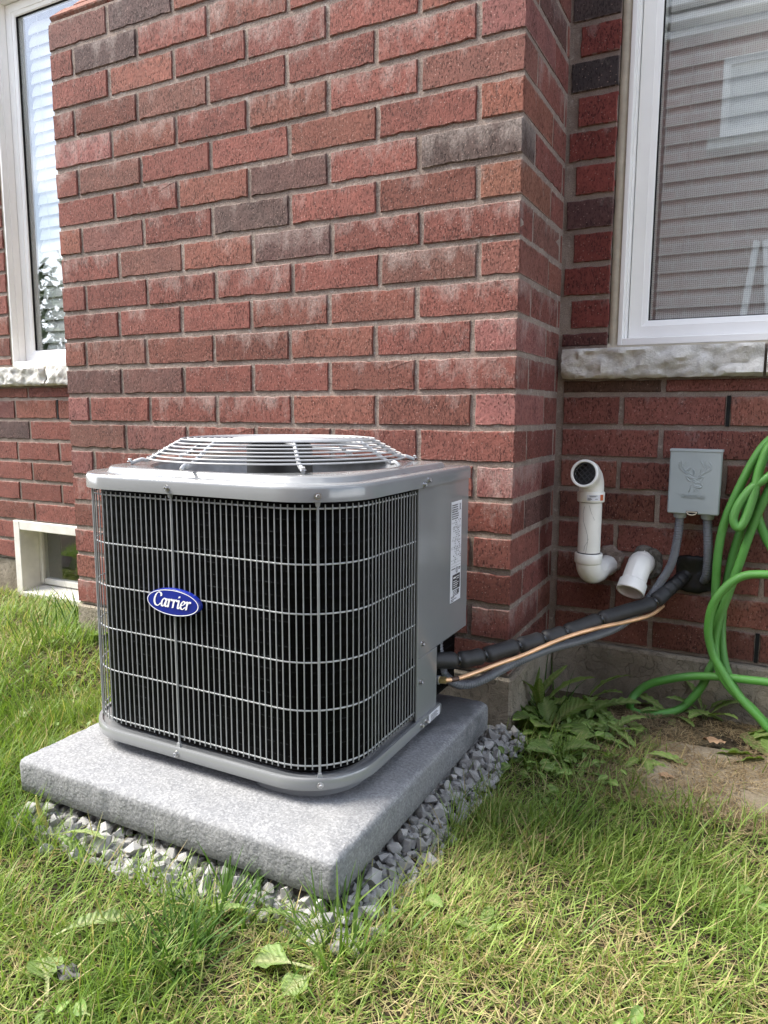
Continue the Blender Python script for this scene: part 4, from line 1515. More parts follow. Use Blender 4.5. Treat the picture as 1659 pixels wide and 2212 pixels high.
# oval badge with script lettering
BC = Vector((-0.3875, AY0 - 0.003, -0.3655))
BA, BB = 0.0585, 0.0238
def ell(a, b, y, n=64):
    return [(BC.x + a * math.cos(2 * math.pi * i / n), y, BC.z + b * math.sin(2 * math.pi * i / n)) for i in range(n)]
bd = MB().loft([ell(BA, BB, BC.y + 0.004), ell(BA, BB, BC.y - 0.0030), ell(BA - 0.0009, BB - 0.0009, BC.y - 0.0042), ell(BA - 0.004, BB - 0.004, BC.y - 0.0044)], True, True, True)
badge = add('badge', bd, M['badge'], ac, smooth=40)
yb_ = BC.y - 0.0047
add('badge_rim', MB().loft([ell(BA - 0.0018, BB - 0.0018, yb_), ell(BA - 0.0031, BB - 0.0031, yb_)], True), M['white'], badge, fix=False)
GL = {
    'C': ([[(1.02, 1.18), (1.02, 1.42), (0.86, 1.6), (0.6, 1.62), (0.34, 1.44), (0.14, 1.08), (0.06, 0.68), (0.14, 0.3), (0.36, 0.05), (0.64, 0.02), (0.92, 0.2), (1.02, 0.36)]], 1.12),
    'a': ([[(0.72, 0.80), (0.56, 0.97), (0.36, 0.94), (0.17, 0.68), (0.1, 0.36), (0.17, 0.08), (0.34, 0.02), (0.52, 0.2), (0.68, 0.6)], [(0.82, 1.0), (0.74, 0.6), (0.69, 0.22), (0.76, 0.03), (0.92, 0.08), (1.02, 0.22)]], 0.98),
    'r': ([[(0.02, 0.78), (0.16, 0.97), (0.25, 0.92), (0.22, 0.6), (0.15, 0.0)], [(0.2, 0.5), (0.34, 0.82), (0.5, 0.98), (0.64, 0.96), (0.66, 0.82)]], 0.74),
    'i': ([[(0.02, 0.78), (0.16, 0.97), (0.26, 0.92), (0.22, 0.55), (0.18, 0.18), (0.24, 0.02), (0.36, 0.06), (0.46, 0.2)], [(0.27, 1.28), (0.30, 1.46)]], 0.5),
    'e': ([[(0.12, 0.45), (0.4, 0.5), (0.64, 0.66), (0.66, 0.86), (0.5, 0.98), (0.32, 0.88), (0.14, 0.58), (0.1, 0.3), (0.2, 0.06), (0.4, 0.02), (0.62, 0.14), (0.76, 0.32)]], 0.82),
}
lt = MB()
S = 0.0148
cx_ = -0.0425
lay_n = 0
for ch in 'Carrier':
    strokes, adv = GL[ch]
    for st_ in strokes:
        P_ = crom([(a, b, 0) for a, b in st_], 5)
        # broad-nib pen: fixed nib direction gives thick stems and thin turns
        nib = Vector((0.125, 0.035, 0))
        L_, Rr = [], []
        for p in P_:
            L_.append(p - nib)
            Rr.append(p + nib)
        def tow(p):
            return (BC.x + cx_ + (p.x + 0.18 * p.y) * S, yb_ - 0.0003 - lay_n * 0.00005, BC.z - 0.0085 + p.y * S)
        lay_n += 1
        lt.loft([[tow(p) for p in L_], [tow(p) for p in Rr]], False)
        lay_n += 1
        # minimum pen thickness
        lt.loft([[tow(p + Vector((0, 0.055, 0))) for p in P_], [tow(p - Vector((0, 0.055, 0))) for p in P_]], False)
    cx_ += adv * S * 0.98
bm_l = add('lettering', lt, M['white'], badge, fix=False)

# ------------------------------------------------------------------ PVC vent pipes
PI2 = math.pi / 2
def arc(c, a_dir, b_dir, r, a0, a1, n=10):
    """points c + r*(cos*a + sin*b)"""
    return [Vector(c) + (Vector(a_dir) * math.cos(a0 + (a1 - a0) * i / n) + Vector(b_dir) * math.sin(a0 + (a1 - a0) * i / n)) * r for i in range(n + 1)]


pa = Vector((0.1185, 0.247, 0))          # vertical axis of the tall vent
vent = empty('vent_pipe', (0.1185, 0.247, -0.46), label='tall white plastic vent pipe with grilled elbow facing forward', cat='vent pipe')
RP, RCP = 0.0268, 0.0312
add('pipe', MB().sweep([(pa.x, pa.y, -0.385), (pa.x, pa.y, -0.255)], RP, 32), M['pvc'], vent, smooth=50)
wall_in = Vector((0.149, WD + 0.02, -0.416))
hd = Vector((wall_in.x - pa.x, wall_in.y - pa.y, 0)).normalized()
# lower elbow: down then towards the wall
e = MB()
re_ = 0.034
pts = [Vector((pa.x, pa.y, -0.385))] + arc(Vector((pa.x, pa.y, -0.402)) + hd * re_, -hd, Vector((0, 0, -1)), re_, 0, PI2, 12)
tail = pts[-1] + hd * 0.02
e.sweep(pts + [tail], 0.0300, 32)
add('elbow', e, M['pvc'], vent, smooth=50)
add('elbow_socket', MB().lathe([(RP, 0.0), (RCP + 0.0008, 0.0), (RCP + 0.0018, 0.0015), (RCP + 0.0018, 0.022), (RCP, 0.0245), (0.0295, 0.026)], 36, Matrix.Translation((pa.x, pa.y, -0.384)) @ Matrix.Rotation(math.pi, 4, 'X')), M['pvc'], vent, smooth=40)
add('seam_line', MB().lathe([(RP + 0.0004, 0), (RP + 0.0008, 0.0012), (RP + 0.0004, 0.0024)], 32, Matrix.Translation((pa.x, pa.y, -0.3838))), M['motor'], vent)
add('wall_stub', MB().sweep([tail - hd * 0.002, Vector((wall_in.x, wall_in.y, tail.z + 0.004))], RP, 28), M['pvc'], vent, smooth=50)
# upper coupling and elbow
add('coupling', MB().lathe([(0.028, 0.0), (RCP, 0.0), (RCP + 0.001, 0.0012), (RCP + 0.001, 0.022), (RCP - 0.001, 0.0245), (0.0285, 0.026)], 36, Matrix.Translation((pa.x, pa.y, -0.2575))), M['pvc'], vent, smooth=40)
add('seam_line', MB().lathe([(RP + 0.0004, 0), (RP + 0.0008, 0.001), (RP + 0.0004, 0.002)], 32, Matrix.Translation((pa.x, pa.y, -0.2592))), M['motor'], vent)
of = Vector((-0.12, -1.0, 0.20)).normalized()      # opening direction
zt = -0.222
pts = [Vector((pa.x, pa.y, -0.24)), Vector((pa.x, pa.y, zt - 0.004))]
b_ = of
ang = math.acos(max(-1, min(1, of.z)))
flat = Vector((of.x, of.y, 0)).normalized()
cc_ = Vector((pa.x, pa.y, zt)) + flat * 0.030
pts += arc(cc_, -flat, Vector((0, 0, 1)), 0.030, 0, ang, 12)
e2 = pts[-1]
add('elbow', MB().sweep(pts + [e2 + of * 0.012], 0.0292, 32, caps=False), M['pvc'], vent, smooth=50)
q_ = of.to_track_quat('Z', 'Y').to_matrix().to_4x4()
mt_ = Matrix.Translation(e2 + of * 0.010) @ q_
add('elbow_rim', MB().lathe([(0.0270, -0.004), (0.0268, 0.0225), (0.0282, 0.0245), (0.0318, 0.0245), (0.0332, 0.0230), (0.0332, 0.002), (0.0322, 0.0), (0.029, -0.002)], 40, mt_), M['pvc'], vent, smooth=40)
gr_ = MB().lathe([(0.0, 0.002), (0.0266, 0.002)], 32, mt_)
gi = add('vent_screen', gr_, M['motor'], vent)
sc_ = MB()
for dirn in (R(45), R(135)):
    d_ = Vector((math.cos(dirn), math.sin(dirn), 0))
    p_ = Vector((-d_.y, d_.x, 0))
    for k in (-2, -1, 0, 1, 2):
        o_ = p_ * k * 0.0095
        h_ = math.sqrt(max(0, 0.0262 ** 2 - (k * 0.0095) ** 2))
        a_, b2 = mt_ @ (o_ - d_ * h_ + Vector((0, 0, 0.019))), mt_ @ (o_ + d_ * h_ + Vector((0, 0, 0.019)))
        sc_.sweep([a_, b2], 0.00115, 6)
sc_.lathe([(0.0268, 0.0165), (0.0268, 0.021), (0.0242, 0.0215), (0.0238, 0.0165)], 32, mt_)
add('screen_grid', sc_, M['foam'], gi, smooth=50)
# printed sticker on the coupling, wrapped round it
st2 = MB()
vs = []
for k, a in enumerate(np.linspace(R(-95), R(-38), 12)):
    for z_ in (-0.2525, -0.2385):
        vs.append((pa.x + (RCP + 0.0014) * math.cos(a), pa.y + (RCP + 0.0014) * math.sin(a), z_))
st2.put(vs, [(2 * k, 2 * k + 2, 2 * k + 3, 2 * k + 1) for k in range(11)])
vs = []
for k, a in enumerate(np.linspace(R(-38), R(-20), 5)):
    for z_ in (-0.2525, -0.2385):
        vs.append((pa.x + (RCP + 0.0014) * math.cos(a), pa.y + (RCP + 0.0014) * math.sin(a), z_))
st2.put(vs, [(2 * k, 2 * k + 2, 2 * k + 3, 2 * k + 1) for k in range(4)], 1)
for row, (z_, a0_, a1_) in enumerate(((-0.2405, -86, -52), (-0.2425, -84, -58), (-0.2462, -92, -78), (-0.2485, -92, -74), (-0.2480, -62, -50), (-0.2505, -92, -80))):
    vs = []
    for a in np.linspace(R(a0_), R(a1_), 6):
        for zz in (z_ - 0.0011, z_):
            vs.append((pa.x + (RCP + 0.0017) * math.cos(a), pa.y + (RCP + 0.0017) * math.sin(a), zz))
    st2.put(vs, [(2 * k, 2 * k + 2, 2 * k + 3, 2 * k + 1) for k in range(5)], 2)
add('sticker', st2, [M['paper'], M['orange'], M['ink']], vent, fix=False)
# grey smears of primer on the pipe
sm = MB()
def smear(pts2, wd_):
    L_, Rr = [], []
    for (a, z_) in pts2:
        for lst, o_ in ((L_, -wd_), (Rr, wd_)):
            an = R(a) + o_ / RP
            lst.append((pa.x + (RP + 0.0003) * math.cos(an), pa.y + (RP + 0.0003) * math.sin(an), z_))
    sm.loft([L_, Rr], False)
smear([(-110, -0.268), (-117, -0.285), (-112, -0.305), (-98, -0.322), (-88, -0.338), (-86, -0.352), (-100, -0.364), (-104, -0.376)], 0.0006)
smear([(-84, -0.345), (-88, -0.362), (-94, -0.381)], 0.0005)
smear([(-86, -0.264), (-74, -0.282), (-56, -0.300)], 0.0005)
add('primer_smear', sm, simple('primer_grey', (0.40, 0.40, 0.39), 0.4), vent, fix=False)


def patch(name, c, r, z_sc, y, mat, seed, parent=None, bumpy=0.004, sq=0.0, **kw):
    """irregular blob of mortar or sealant lying on the wall plane"""
    mb_ = MB()
    rings_ = []
    n_ = 36
    for (f_, h_) in ((1.0, -0.002), (0.97, 0.0035), (0.85, 0.006), (0.6, 0.0055), (0.3, 0.004), (0.05, 0.003)):
        rg = []
        for i in range(n_):
            a = 2 * math.pi * i / n_
            k = (1 + sq * (1 / max(abs(math.cos(a)), abs(math.sin(a))) - 1)) + 0.16 * noise.noise(Vector((math.cos(a) * 1.7, math.sin(a) * 1.7, seed))) + 0.08 * noise.noise(Vector((math.cos(a) * 6, math.sin(a) * 6, seed)))
            x_, z_ = c[0] + r * k * f_ * math.cos(a), c[1] + r * z_sc * k * f_ * math.sin(a)
            rg.append((x_, y - h_ - bumpy * noise.noise(Vector((x_ * 90, z_ * 90, seed))) * (0 if f_ == 1.0 else 1), z_))
        rings_.append(rg)
    mb_.loft(rings_, True, False, True)
    return add(name, mb_, mat, parent, smooth=80, **kw)


patch('mortar_collar', (0.150, -0.416), 0.0345, 1.02, WD, M['mortar'], 2.2, vent)
# short open elbow to the right
v2 = empty('vent_elbow', (0.225, 0.30, -0.50), label='short open white plastic elbow poking out of the brick', cat='vent pipe')
w0 = Vector((0.232, WD + 0.03, -0.418))
d0 = Vector((-0.05, -1, 0)).normalized()
d1 = Vector((-0.17, -0.66, -0.80)).normalized()
pk = w0 + d0 * 0.062
pts = crom([w0, w0 + d0 * 0.035, pk, pk + (d0 + d1) * 0.009, pk + (d0 + d1) * 0.009 + d1 * 0.02, pk + (d0 + d1) * 0.009 + d1 * 0.045], 5)
add('pipe', MB().sweep(pts, 0.0292, 32, caps=False), M['pvc'], v2, smooth=50)
en = pts[-1]
q2 = Matrix.Translation(en) @ d1.to_track_quat('Z', 'Y').to_matrix().to_4x4()
add('socket', MB().lathe([(0.0268, -0.03), (0.0276, 0.020), (0.0288, 0.0225), (0.0322, 0.0225), (0.0336, 0.021), (0.0334, -0.004), (0.0322, -0.006), (0.0290, -0.0085)], 40, q2), M['pvc'], v2, smooth=40)
add('stop_ring', MB().lathe([(0.0275, -0.008), (0.0245, -0.0075), (0.0240, -0.025), (0.0, -0.10)], 36, q2), M['pvc'], v2, smooth=40)
q3 = Matrix.Translation(pk - d0 * 0.003) @ d0.to_track_quat('Z', 'Y').to_matrix().to_4x4()
add('hub', MB().lathe([(0.0285, -0.030), (0.0312, -0.028), (0.0316, -0.004), (0.0300, 0.0), (0.0288, 0.002)], 36, q3), M['pvc'], v2, smooth=40)
patch('mortar_collar', (0.240, -0.4165), 0.0405, 1.06, WD - 0.002, concrete_material('rough_mortar', (0.07, 0.065, 0.055), (0.30, 0.28, 0.25)), 7.9, v2, 0.009)

# ------------------------------------------------------------------ disconnect box and conduits
bx = empty('disconnect_box', (0.343, WD, -0.285), label='grey electrical disconnect box with embossed deer head on the brick wall', cat='electrical box')
bx0, bx1, bz0, bz1, by = 0.2875, 0.3995, -0.280, -0.130, 0.293
add('back_box', MB().box((bx0 + 0.004, by + 0.012, bz0 + 0.004), (bx1 - 0.004, WD - 0.0005, bz1 - 0.004), 0.002), M['boxpl'], bx)
cvb = MB().box((bx0, by, bz0), (bx1, by + 0.028, bz1), 0.0028)
lid = add('lid', cvb, M['boxpl'], bx, smooth=None)
add('lid_lip', MB().box((bx0 - 0.0012, by - 0.0014, bz1 - 0.004), (bx1 + 0.0012, by + 0.036, bz1 + 0.0018), 0.0008), M['boxpl'], bx)
def uv2(p):
    v = (p[1] - 195 - 0.04 * (p[0] - 240)) / 1560.0
    u = (p[0] - (240 - 90 * v)) / 1280.0
    return Vector((bx0 + u * (bx1 - bx0), by, bz1 - v * (bz1 - bz0)))
DEER = [
    [(475, 510), (462, 600), (520, 690), (640, 780), (780, 865)], [(525, 480), (545, 650), (610, 720)], [(600, 500), (568, 600), (590, 712)], [(490, 540), (500, 600)],
    [(735, 630), (615, 705)], [(742, 640), (655, 742)], [(640, 745), (760, 802), (815, 785), (826, 712), (785, 675)], [(815, 700), (830, 840)],
    [(990, 485), (1060, 600), (1085, 735), (1000, 800)], [(1105, 470), (1088, 595)], [(1132, 560), (1102, 745)], [(1200, 510), (1242, 580), (1235, 690), (1100, 755), (960, 862)],
    [(988, 675), (938, 852)], [(1188, 590), (1212, 630), (1200, 680), (1110, 725)],
    [(780, 892), (700, 850), (632, 832), (650, 892), (700, 942), (762, 972)], [(650, 850), (720, 880), (750, 900)], [(958, 895), (1045, 852), (1022, 930), (998, 962)], [(965, 880), (1020, 880)],
    [(790, 886), (850, 902), (918, 902)], [(900, 870), (940, 880), (960, 860)], [(795, 925), (850, 938), (868, 972)], [(800, 972), (860, 1002), (905, 1022)], [(880, 1000), (930, 990), (945, 1015)],
    [(985, 1042), (1026, 1062), (1000, 1112), (955, 1090), (880, 1087), (815, 1055)], [(998, 1128), (900, 1127), (808, 1088)], [(990, 1010), (1010, 1045)],
    [(756, 1052), (735, 1085), (702, 1212), (680, 1212)], [(862, 1140), (822, 1168), (838, 1190), (800, 1222)], [(905, 1168), (925, 1190)], [(922, 1195), (938, 1222)],
]
de = MB()
for st_ in DEER:
    P_ = crom([uv2(p) + Vector((0, 0.0002, 0)) for p in st_], 5)
    de.sweep(P_, 0.0016, 6)
add('deer_emblem', de, M['boxpl'], lid, smooth=70)


def text_mesh(txt, size, extr, name='t'):
    cu = bpy.data.curves.new(name, 'FONT')
    cu.body = txt
    cu.size = size
    cu.extrude = extr
    cu.offset = size * 0.018
    o = bpy.data.objects.new(name, cu)
    C.objects.link(o)
    dg = bpy.context.evaluated_depsgraph_get()
    me = bpy.data.meshes.new_from_object(o.evaluated_get(dg))
    bpy.data.objects.remove(o)
    return me


# word in small capitals, the two initials larger
lw = MB()
p0, p1 = uv2((520, 1350)), uv2((1095, 1375))
segs = [('D', 1.32), ('IVERSI', 1.0), ('T', 1.32), ('ECH', 1.0)]
parts = []
xcur = 0.0
for tx, sz in segs:
    me = text_mesh(tx, 0.0105 * sz, 0.0012)
    co_ = np.array([v.co[:] for v in me.vertices])
    co_[:, 0] *= 0.78
    mn, mx_ = co_[:, 0].min(), co_[:, 0].max()
    parts.append((co_ - [mn, 0, 0] + [xcur, 0, 0], [tuple(p.vertices) for p in me.polygons]))
    xcur += (mx_ - mn) + 0.0009
    bpy.data.meshes.remove(me)
k = (p1.x - p0.x) / xcur
for co_, fs in parts:
    lw.put([(p0.x + c[0] * k, by - 0.0005 - c[2], p0.z - 0.0012 + c[1]) for c in co_], fs)
add('lettering', lw, M['boxpl'], lid, fix=False)
# latch
add('latch_slot', MB().box((0.329, by - 0.0006, bz0 - 0.0004), (0.3545, by + 0.004, bz0 + 0.0075), 0.0005), M['void'], lid)
la = MB()
la.sweep(crom([(0.3305, by - 0.0016, bz0 + 0.005), (0.334, by - 0.0028, bz0 + 0.0005), (0.3418, by - 0.0032, bz0 - 0.0012), (0.3495, by - 0.0028, bz0 + 0.0005), (0.353, by - 0.0016, bz0 + 0.005)], 5), 0.0014, 8)
la.sweep([(0.3305, by - 0.0016, bz0 + 0.0055), (0.353, by - 0.0016, bz0 + 0.0055)], 0.0013, 8)
add('latch', la, simple('brass_latch', (0.50, 0.44, 0.34), 0.4, 0.1, Metallic=0.6), lid, smooth=50)
CB1, CB2 = Vector((0.314, 0.322, 0)), Vector((0.3745, 0.322, 0))
for cb in (CB1, CB2):
    add('conduit_fitting', MB().lathe([(0.0125, 0.006), (0.0145, 0.004), (0.0145, -0.010), (0.0130, -0.0125), (0.009, -0.0125)], 28, Matrix.Translation((cb.x, cb.y, bz0))), M['boxpl'], bx, smooth=40)
ribf = lambda r: (lambda L: r * (1 + 0.075 * math.sin(2 * math.pi * L / 0.0062)))
cA = crom([(CB1.x, CB1.y, bz0 - 0.006), (0.3135, 0.321, -0.315), (0.311, 0.320, -0.350), (0.302, 0.318, -0.405), (0.279, 0.312, -0.455), (0.254, 0.302, -0.498), (0.232, 0.283, -0.527), (0.214, 0.258, -0.545),
           (0.187, 0.216, -0.560), (0.139, 0.146, -0.571), (0.083, 0.068, -0.578), (0.038, 0.004, -0.590), (0.011, -0.034, -0.601), (-0.023, -0.082, -0.618), (-0.046, -0.116, -0.624), (-0.066, -0.144, -0.618),
           (-0.083, -0.168, -0.597), (-0.090, -0.178, -0.570), (-0.094, -0.183, -0.535), (-0.096, -0.185, -0.500)], 26)
add('conduit', MB().sweep(cA, 0.0098, 14, ribf(0.0098)), M['conduit'], None, smooth=60, label='long grey flexible conduit running from the box down to the air conditioner', cat='conduit')
cB = crom([(CB2.x, CB2.y, bz0 - 0.006), (0.3765, 0.321, -0.315), (0.3800, 0.321, -0.355), (0.3815, 0.326, -0.400), (0.379, 0.338, -0.435), (0.370, 0.372, -0.455)], 26)
add('conduit', MB().sweep(cB, 0.0100, 14, ribf(0.0100)), M['conduit'], None, smooth=60, label='short grey flexible conduit from the box into the black sealed hole', cat='conduit')

# ------------------------------------------------------------------ black sealant in the wall hole
tb = patch('wall_sealant', (0.356, -0.434), 0.050, 0.92, WD - 0.001, M['tar'], 5.3, None, 0.006, 0.6, label='glossy black sealant smeared round the pipe hole in brick', cat='sealant')

# ------------------------------------------------------------------ line set: insulated pipe and bare copper pipe
fp = crom([(0.349, 0.386, -0.430), (0.330, 0.360, -0.442), (0.305, 0.325, -0.464), (0.283, 0.294, -0.486), (0.262, 0.268, -0.500), (0.218, 0.209, -0.509), (0.17, 0.143, -0.519), (0.11, 0.062, -0.536),
           (0.065, 0.001, -0.544), (0.012, -0.072, -0.552), (-0.019, -0.113, -0.558), (-0.057, -0.164, -0.558), (-0.095, -0.205, -0.552)], 24)
def near_len(poly, p):
    best, L = (9, 0), 0
    for i in range(len(poly)):
        if i:
            L += (poly[i] - poly[i - 1]).length
        d = (poly[i] - Vector(p)).length
        if d < best[0]:
            best = (d, L, i)
    return best[1], best[2]
TIES = [(0.272, 0.280, -0.500), (0.170, 0.142, -0.520), (0.111, 0.062, -0.537), (0.073, 0.010, -0.545), (0.034, -0.043, -0.547), (-0.018, -0.113, -0.558), (-0.058, -0.166, -0.557)]
tl = [near_len(fp, p) for p in TIES]
wraps = [near_len(fp, p)[0] for p in ((0.294, 0.310, -0.475), (0.306, 0.327, -0.464), (0.317, 0.342, -0.454), (0.328, 0.357, -0.444))]
def foam_r(L):
    r = 0.0172
    for (q, _) in tl:
        r -= 0.0052 * math.exp(-((L - q) / 0.0055) ** 2)
        r += 0.0010 * math.exp(-((L - q - 0.014) / 0.008) ** 2) + 0.0010 * math.exp(-((L - q + 0.014) / 0.008) ** 2)
    for q in wraps:
        r -= 0.0022 * math.exp(-((L - q) / 0.0028) ** 2)
    return r
foamo = add('insulated_pipe', MB().sweep(fp, 0.017, 24, foam_r), M['foam'], None, smooth=70, label='black foam insulated pipe pinched by cable ties leading to air conditioner', cat='insulated pipe')
for j, (q, i_) in enumerate(tl):
    a, b = fp[max(0, i_ - 1)], fp[min(len(fp) - 1, i_ + 1)]
    t_ = (b - a).normalized()
    mt2 = Matrix.Translation(fp[i_]) @ t_.to_track_quat('Z', 'Y').to_matrix().to_4x4()
    tm = MB().lathe([(0.0118, -0.0019), (0.0132, -0.0019), (0.0132, 0.0019), (0.0118, 0.0019)], 24, mt2)
    hd_ = mt2 @ Vector((0.0125, 0.002, 0))
    tm.box(tuple(hd_ - Vector((0.0035, 0.003, 0.003))), tuple(hd_ + Vector((0.0035, 0.003, 0.003))), 0.0006)
    add('cable_tie', tm, M['tie'], foamo, smooth=40)
cp = crom([(0.290, 0.300, -0.508), (0.268, 0.250, -0.5215), (0.223, 0.184, -0.5275), (0.175, 0.116, -0.530), (0.115, 0.036, -0.541), (0.048, -0.056, -0.564), (0.012, -0.101, -0.574), (-0.033, -0.162, -0.587), (-0.052, -0.196, -0.5882), (-0.066, -0.2185, -0.5855)], 14)
Lcp = sum((cp[i] - cp[i - 1]).length for i in range(1, len(cp)))
cpo = add('copper_pipe', MB().sweep(cp, 0.0048, 14), M['copper'], None, smooth=60, label='thin bare copper pipe tied beneath the black insulated pipe', cat='copper pipe')
i0 = int(len(cp) * 0.90)
add('brazed_joint', MB().sweep(cp[i0 - 6:i0 + 3], 0.0054, 14), simple('burnt_copper', (0.10, 0.06, 0.045), 0.5, 0.6, 160, Metallic=0.4), cpo, smooth=60)

# ------------------------------------------------------------------ garden hose and its holder
hose = empty('garden_hose', (0.42, 0.30, -0.79), label='bright green braided garden hose hanging in loops and trailing on ground', cat='garden hose')
def hz(pts, dy=0.0):
    return crom([(a, b + dy, c) for a, b, c in pts], 10)
HR = 0.0096
HS = [
    [(0.62, 0.30, -0.075), (0.54, 0.305, -0.078), (0.492, 0.308, -0.104), (0.463, 0.308, -0.150), (0.434, 0.308, -0.224), (0.413, 0.308, -0.290), (0.4035, 0.309, -0.358), (0.402, 0.312, -0.428), (0.404, 0.314, -0.493), (0.408, 0.316, -0.56), (0.412, 0.316, -0.615),
     (0.401, 0.314, -0.655), (0.383, 0.310, -0.705), (0.345, 0.302, -0.757), (0.300, 0.275, -0.772), (0.256, 0.262, -0.775), (0.230, 0.275, -0.770), (0.234, 0.298, -0.746), (0.262, 0.304, -0.716), (0.305, 0.298, -0.692), (0.365, 0.292, -0.670), (0.432, 0.288, -0.659), (0.478, 0.288, -0.657), (0.53, 0.288, -0.655), (0.62, 0.29, -0.66)],
    [(0.60, 0.285, -0.120), (0.53, 0.285, -0.150), (0.494, 0.286, -0.185), (0.462, 0.284, -0.212), (0.440, 0.282, -0.248), (0.431, 0.281, -0.282), (0.441, 0.280, -0.302), (0.455, 0.282, -0.282), (0.468, 0.284, -0.225), (0.478, 0.286, -0.160), (0.50, 0.286, -0.105), (0.56, 0.29, -0.07)],
    [(0.50, 0.325, -0.09), (0.478, 0.327, -0.155), (0.463, 0.328, -0.223), (0.449, 0.329, -0.302), (0.434, 0.330, -0.373), (0.424, 0.330, -0.450), (0.420, 0.329, -0.53), (0.426, 0.316, -0.60), (0.442, 0.302, -0.655), (0.470, 0.290, -0.700), (0.51, 0.275, -0.735), (0.56, 0.26, -0.765), (0.64, 0.25, -0.772)],
    [(0.53, 0.300, -0.10), (0.510, 0.300, -0.160), (0.497, 0.301, -0.215), (0.473, 0.302, -0.290), (0.449, 0.303, -0.389), (0.431, 0.304, -0.461), (0.413, 0.302, -0.535), (0.410, 0.297, -0.595), (0.422, 0.284, -0.640), (0.452, 0.276, -0.682), (0.495, 0.270, -0.715), (0.535, 0.260, -0.748), (0.60, 0.245, -0.772), (0.70, 0.24, -0.773)],
    [(0.66, 0.262, -0.405), (0.57, 0.262, -0.400), (0.510, 0.263, -0.400), (0.462, 0.265, -0.408), (0.428, 0.267, -0.436), (0.401, 0.270, -0.484), (0.394, 0.275, -0.545), (0.405, 0.279, -0.597), (0.424, 0.274, -0.632), (0.463, 0.264, -0.684), (0.510, 0.255, -0.728), (0.56, 0.245, -0.766), (0.66, 0.235, -0.774)],
    [(0.47, 0.312, -0.20), (0.474, 0.312, -0.25), (0.484, 0.312, -0.290), (0.505, 0.312, -0.336), (0.55, 0.31, -0.40), (0.64, 0.31, -0.45)],
]
for s_ in HS:
    add('hose_loop', MB().sweep(hz(s_), HR, 16), M['hose'], hose, smooth=70, svattr=True)
hg = empty('hose_hanger', (0.60, WD, -0.16), label='grey hose hanger screwed to the wall at the right edge', cat='hose hanger')
add('back_plate', MB().box((0.50, WD - 0.006, -0.22), (0.70, WD - 0.0004, -0.06), 0.002), M['boxpl'], hg)
sad = [Vector((0.60 + 0.105 * math.cos(R(a)), 0, -0.205 + 0.105 * math.sin(R(a)))) for a in range(20, 165, 8)]
tr_ = MB().loft([[(p.x, WD - 0.004, p.z) for p in sad], [(p.x, WD - 0.10, p.z) for p in sad], [(p.x, WD - 0.102, p.z + 0.022) for p in sad], [(p.x, WD - 0.106, p.z + 0.022) for p in sad], [(p.x, WD - 0.106, p.z - 0.005) for p in sad], [(p.x, WD - 0.004, p.z - 0.005) for p in sad]], False)
add('saddle', tr_, M['boxpl'], hg, smooth=40)

# ------------------------------------------------------------------ paving slab
sb = MB()
so = dens([(0.286, -0.160), (0.55, -0.135), (1.05, -0.14), (1.06, 0.17), (0.70, 0.165), (0.300, 0.135)], 0.02)
rg3 = []
scx, scy = 0.67, 0.0
for (f_, z_) in ((1.0, -0.83), (1.0, -0.779), (0.988, -0.7745), (0.9, -0.774), (0.6, -0.7735), (0.25, -0.773)):
    rg3.append([(scx + (p[0] - scx) * f_ * (1 + 0.012 * noise.noise(Vector((p[0] * 20, p[1] * 20, 3)))), scy + (p[1] - scy) * f_, z_ + 0.0012 * noise.noise(Vector((p[0] * f_ * 30, p[1] * f_ * 30, z_)))) for p in so])
sb.loft(rg3, True, False, True)
add('paving_slab', sb, M['slab'], None, smooth=50, label='worn sandy paving slab half covered by dry clippings near the hose', cat='paving slab')

# ------------------------------------------------------------------ gravel round the pad
def rock_mesh(seed, flat=0.75):
    rr = np.random.default_rng(seed)
    bm = bmesh.new()
    for i in range(13):
        v = rr.normal(0, 1, 3)
        v /= np.linalg.norm(v)
        v *= rr.uniform(0.78, 1.1)
        bm.verts.new((v[0] * rr.uniform(0.9, 1.15), v[1] * 0.85, v[2] * flat))
    r_ = bmesh.ops.convex_hull(bm, input=bm.verts)
    bmesh.ops.delete(bm, geom=[e_ for e_ in r_.get('geom_interior', []) if isinstance(e_, bmesh.types.BMVert)], context='VERTS')
    me = bpy.data.meshes.new('stone')
    bm.to_mesh(me)
    bm.free()
    me.materials.append(M['rock'])
    return me


RM = [rock_mesh(s_) for s_ in range(14)]
gb = empty('gravel_bed', (-0.35, -0.42, -0.785), label='crushed grey limestone gravel bed showing round the concrete pad', cat='gravel')


def inpad(x, y, m=0.0):
    return PX0 - m < x < PX1 + m and PY0 - m < y < PY1 + m
tries = 0
spots = []
while tries < 9000:
    tries += 1
    if rng.random() < 0.55:
        x = rng.uniform(PX0 - 0.05, PX1 + 0.06)
        y = PY0 - 0.004 - abs(rng.normal(0, 0.036)) + 0.012
        if PY0 - y > 0.062 + 0.02 * math.sin(x * 23):
            continue
        if x < PX0 + 0.035 or (x > -0.22 and PY0 - y > 0.045) or (x > -0.03 and rng.random() < 0.6):
            continue
    else:
        y = rng.uniform(PY0 - 0.03, -0.02)
        x = PX1 + 0.004 + abs(rng.normal(0, 0.036)) - 0.010
        if x - PX1 > 0.050 + 0.018 * math.sin(y * 21):
            continue
    s_ = rng.uniform(0.0105, 0.0215)
    if inpad(x, y, -s_ * 0.3):
        continue
    if all((x - q[0]) ** 2 + (y - q[1]) ** 2 > (0.80 * (s_ + q[2])) ** 2 for q in spots):
        spots.append((x, y, s_))
spots.sort(key=lambda q: -q[2])
nst = 0
rest = MB()
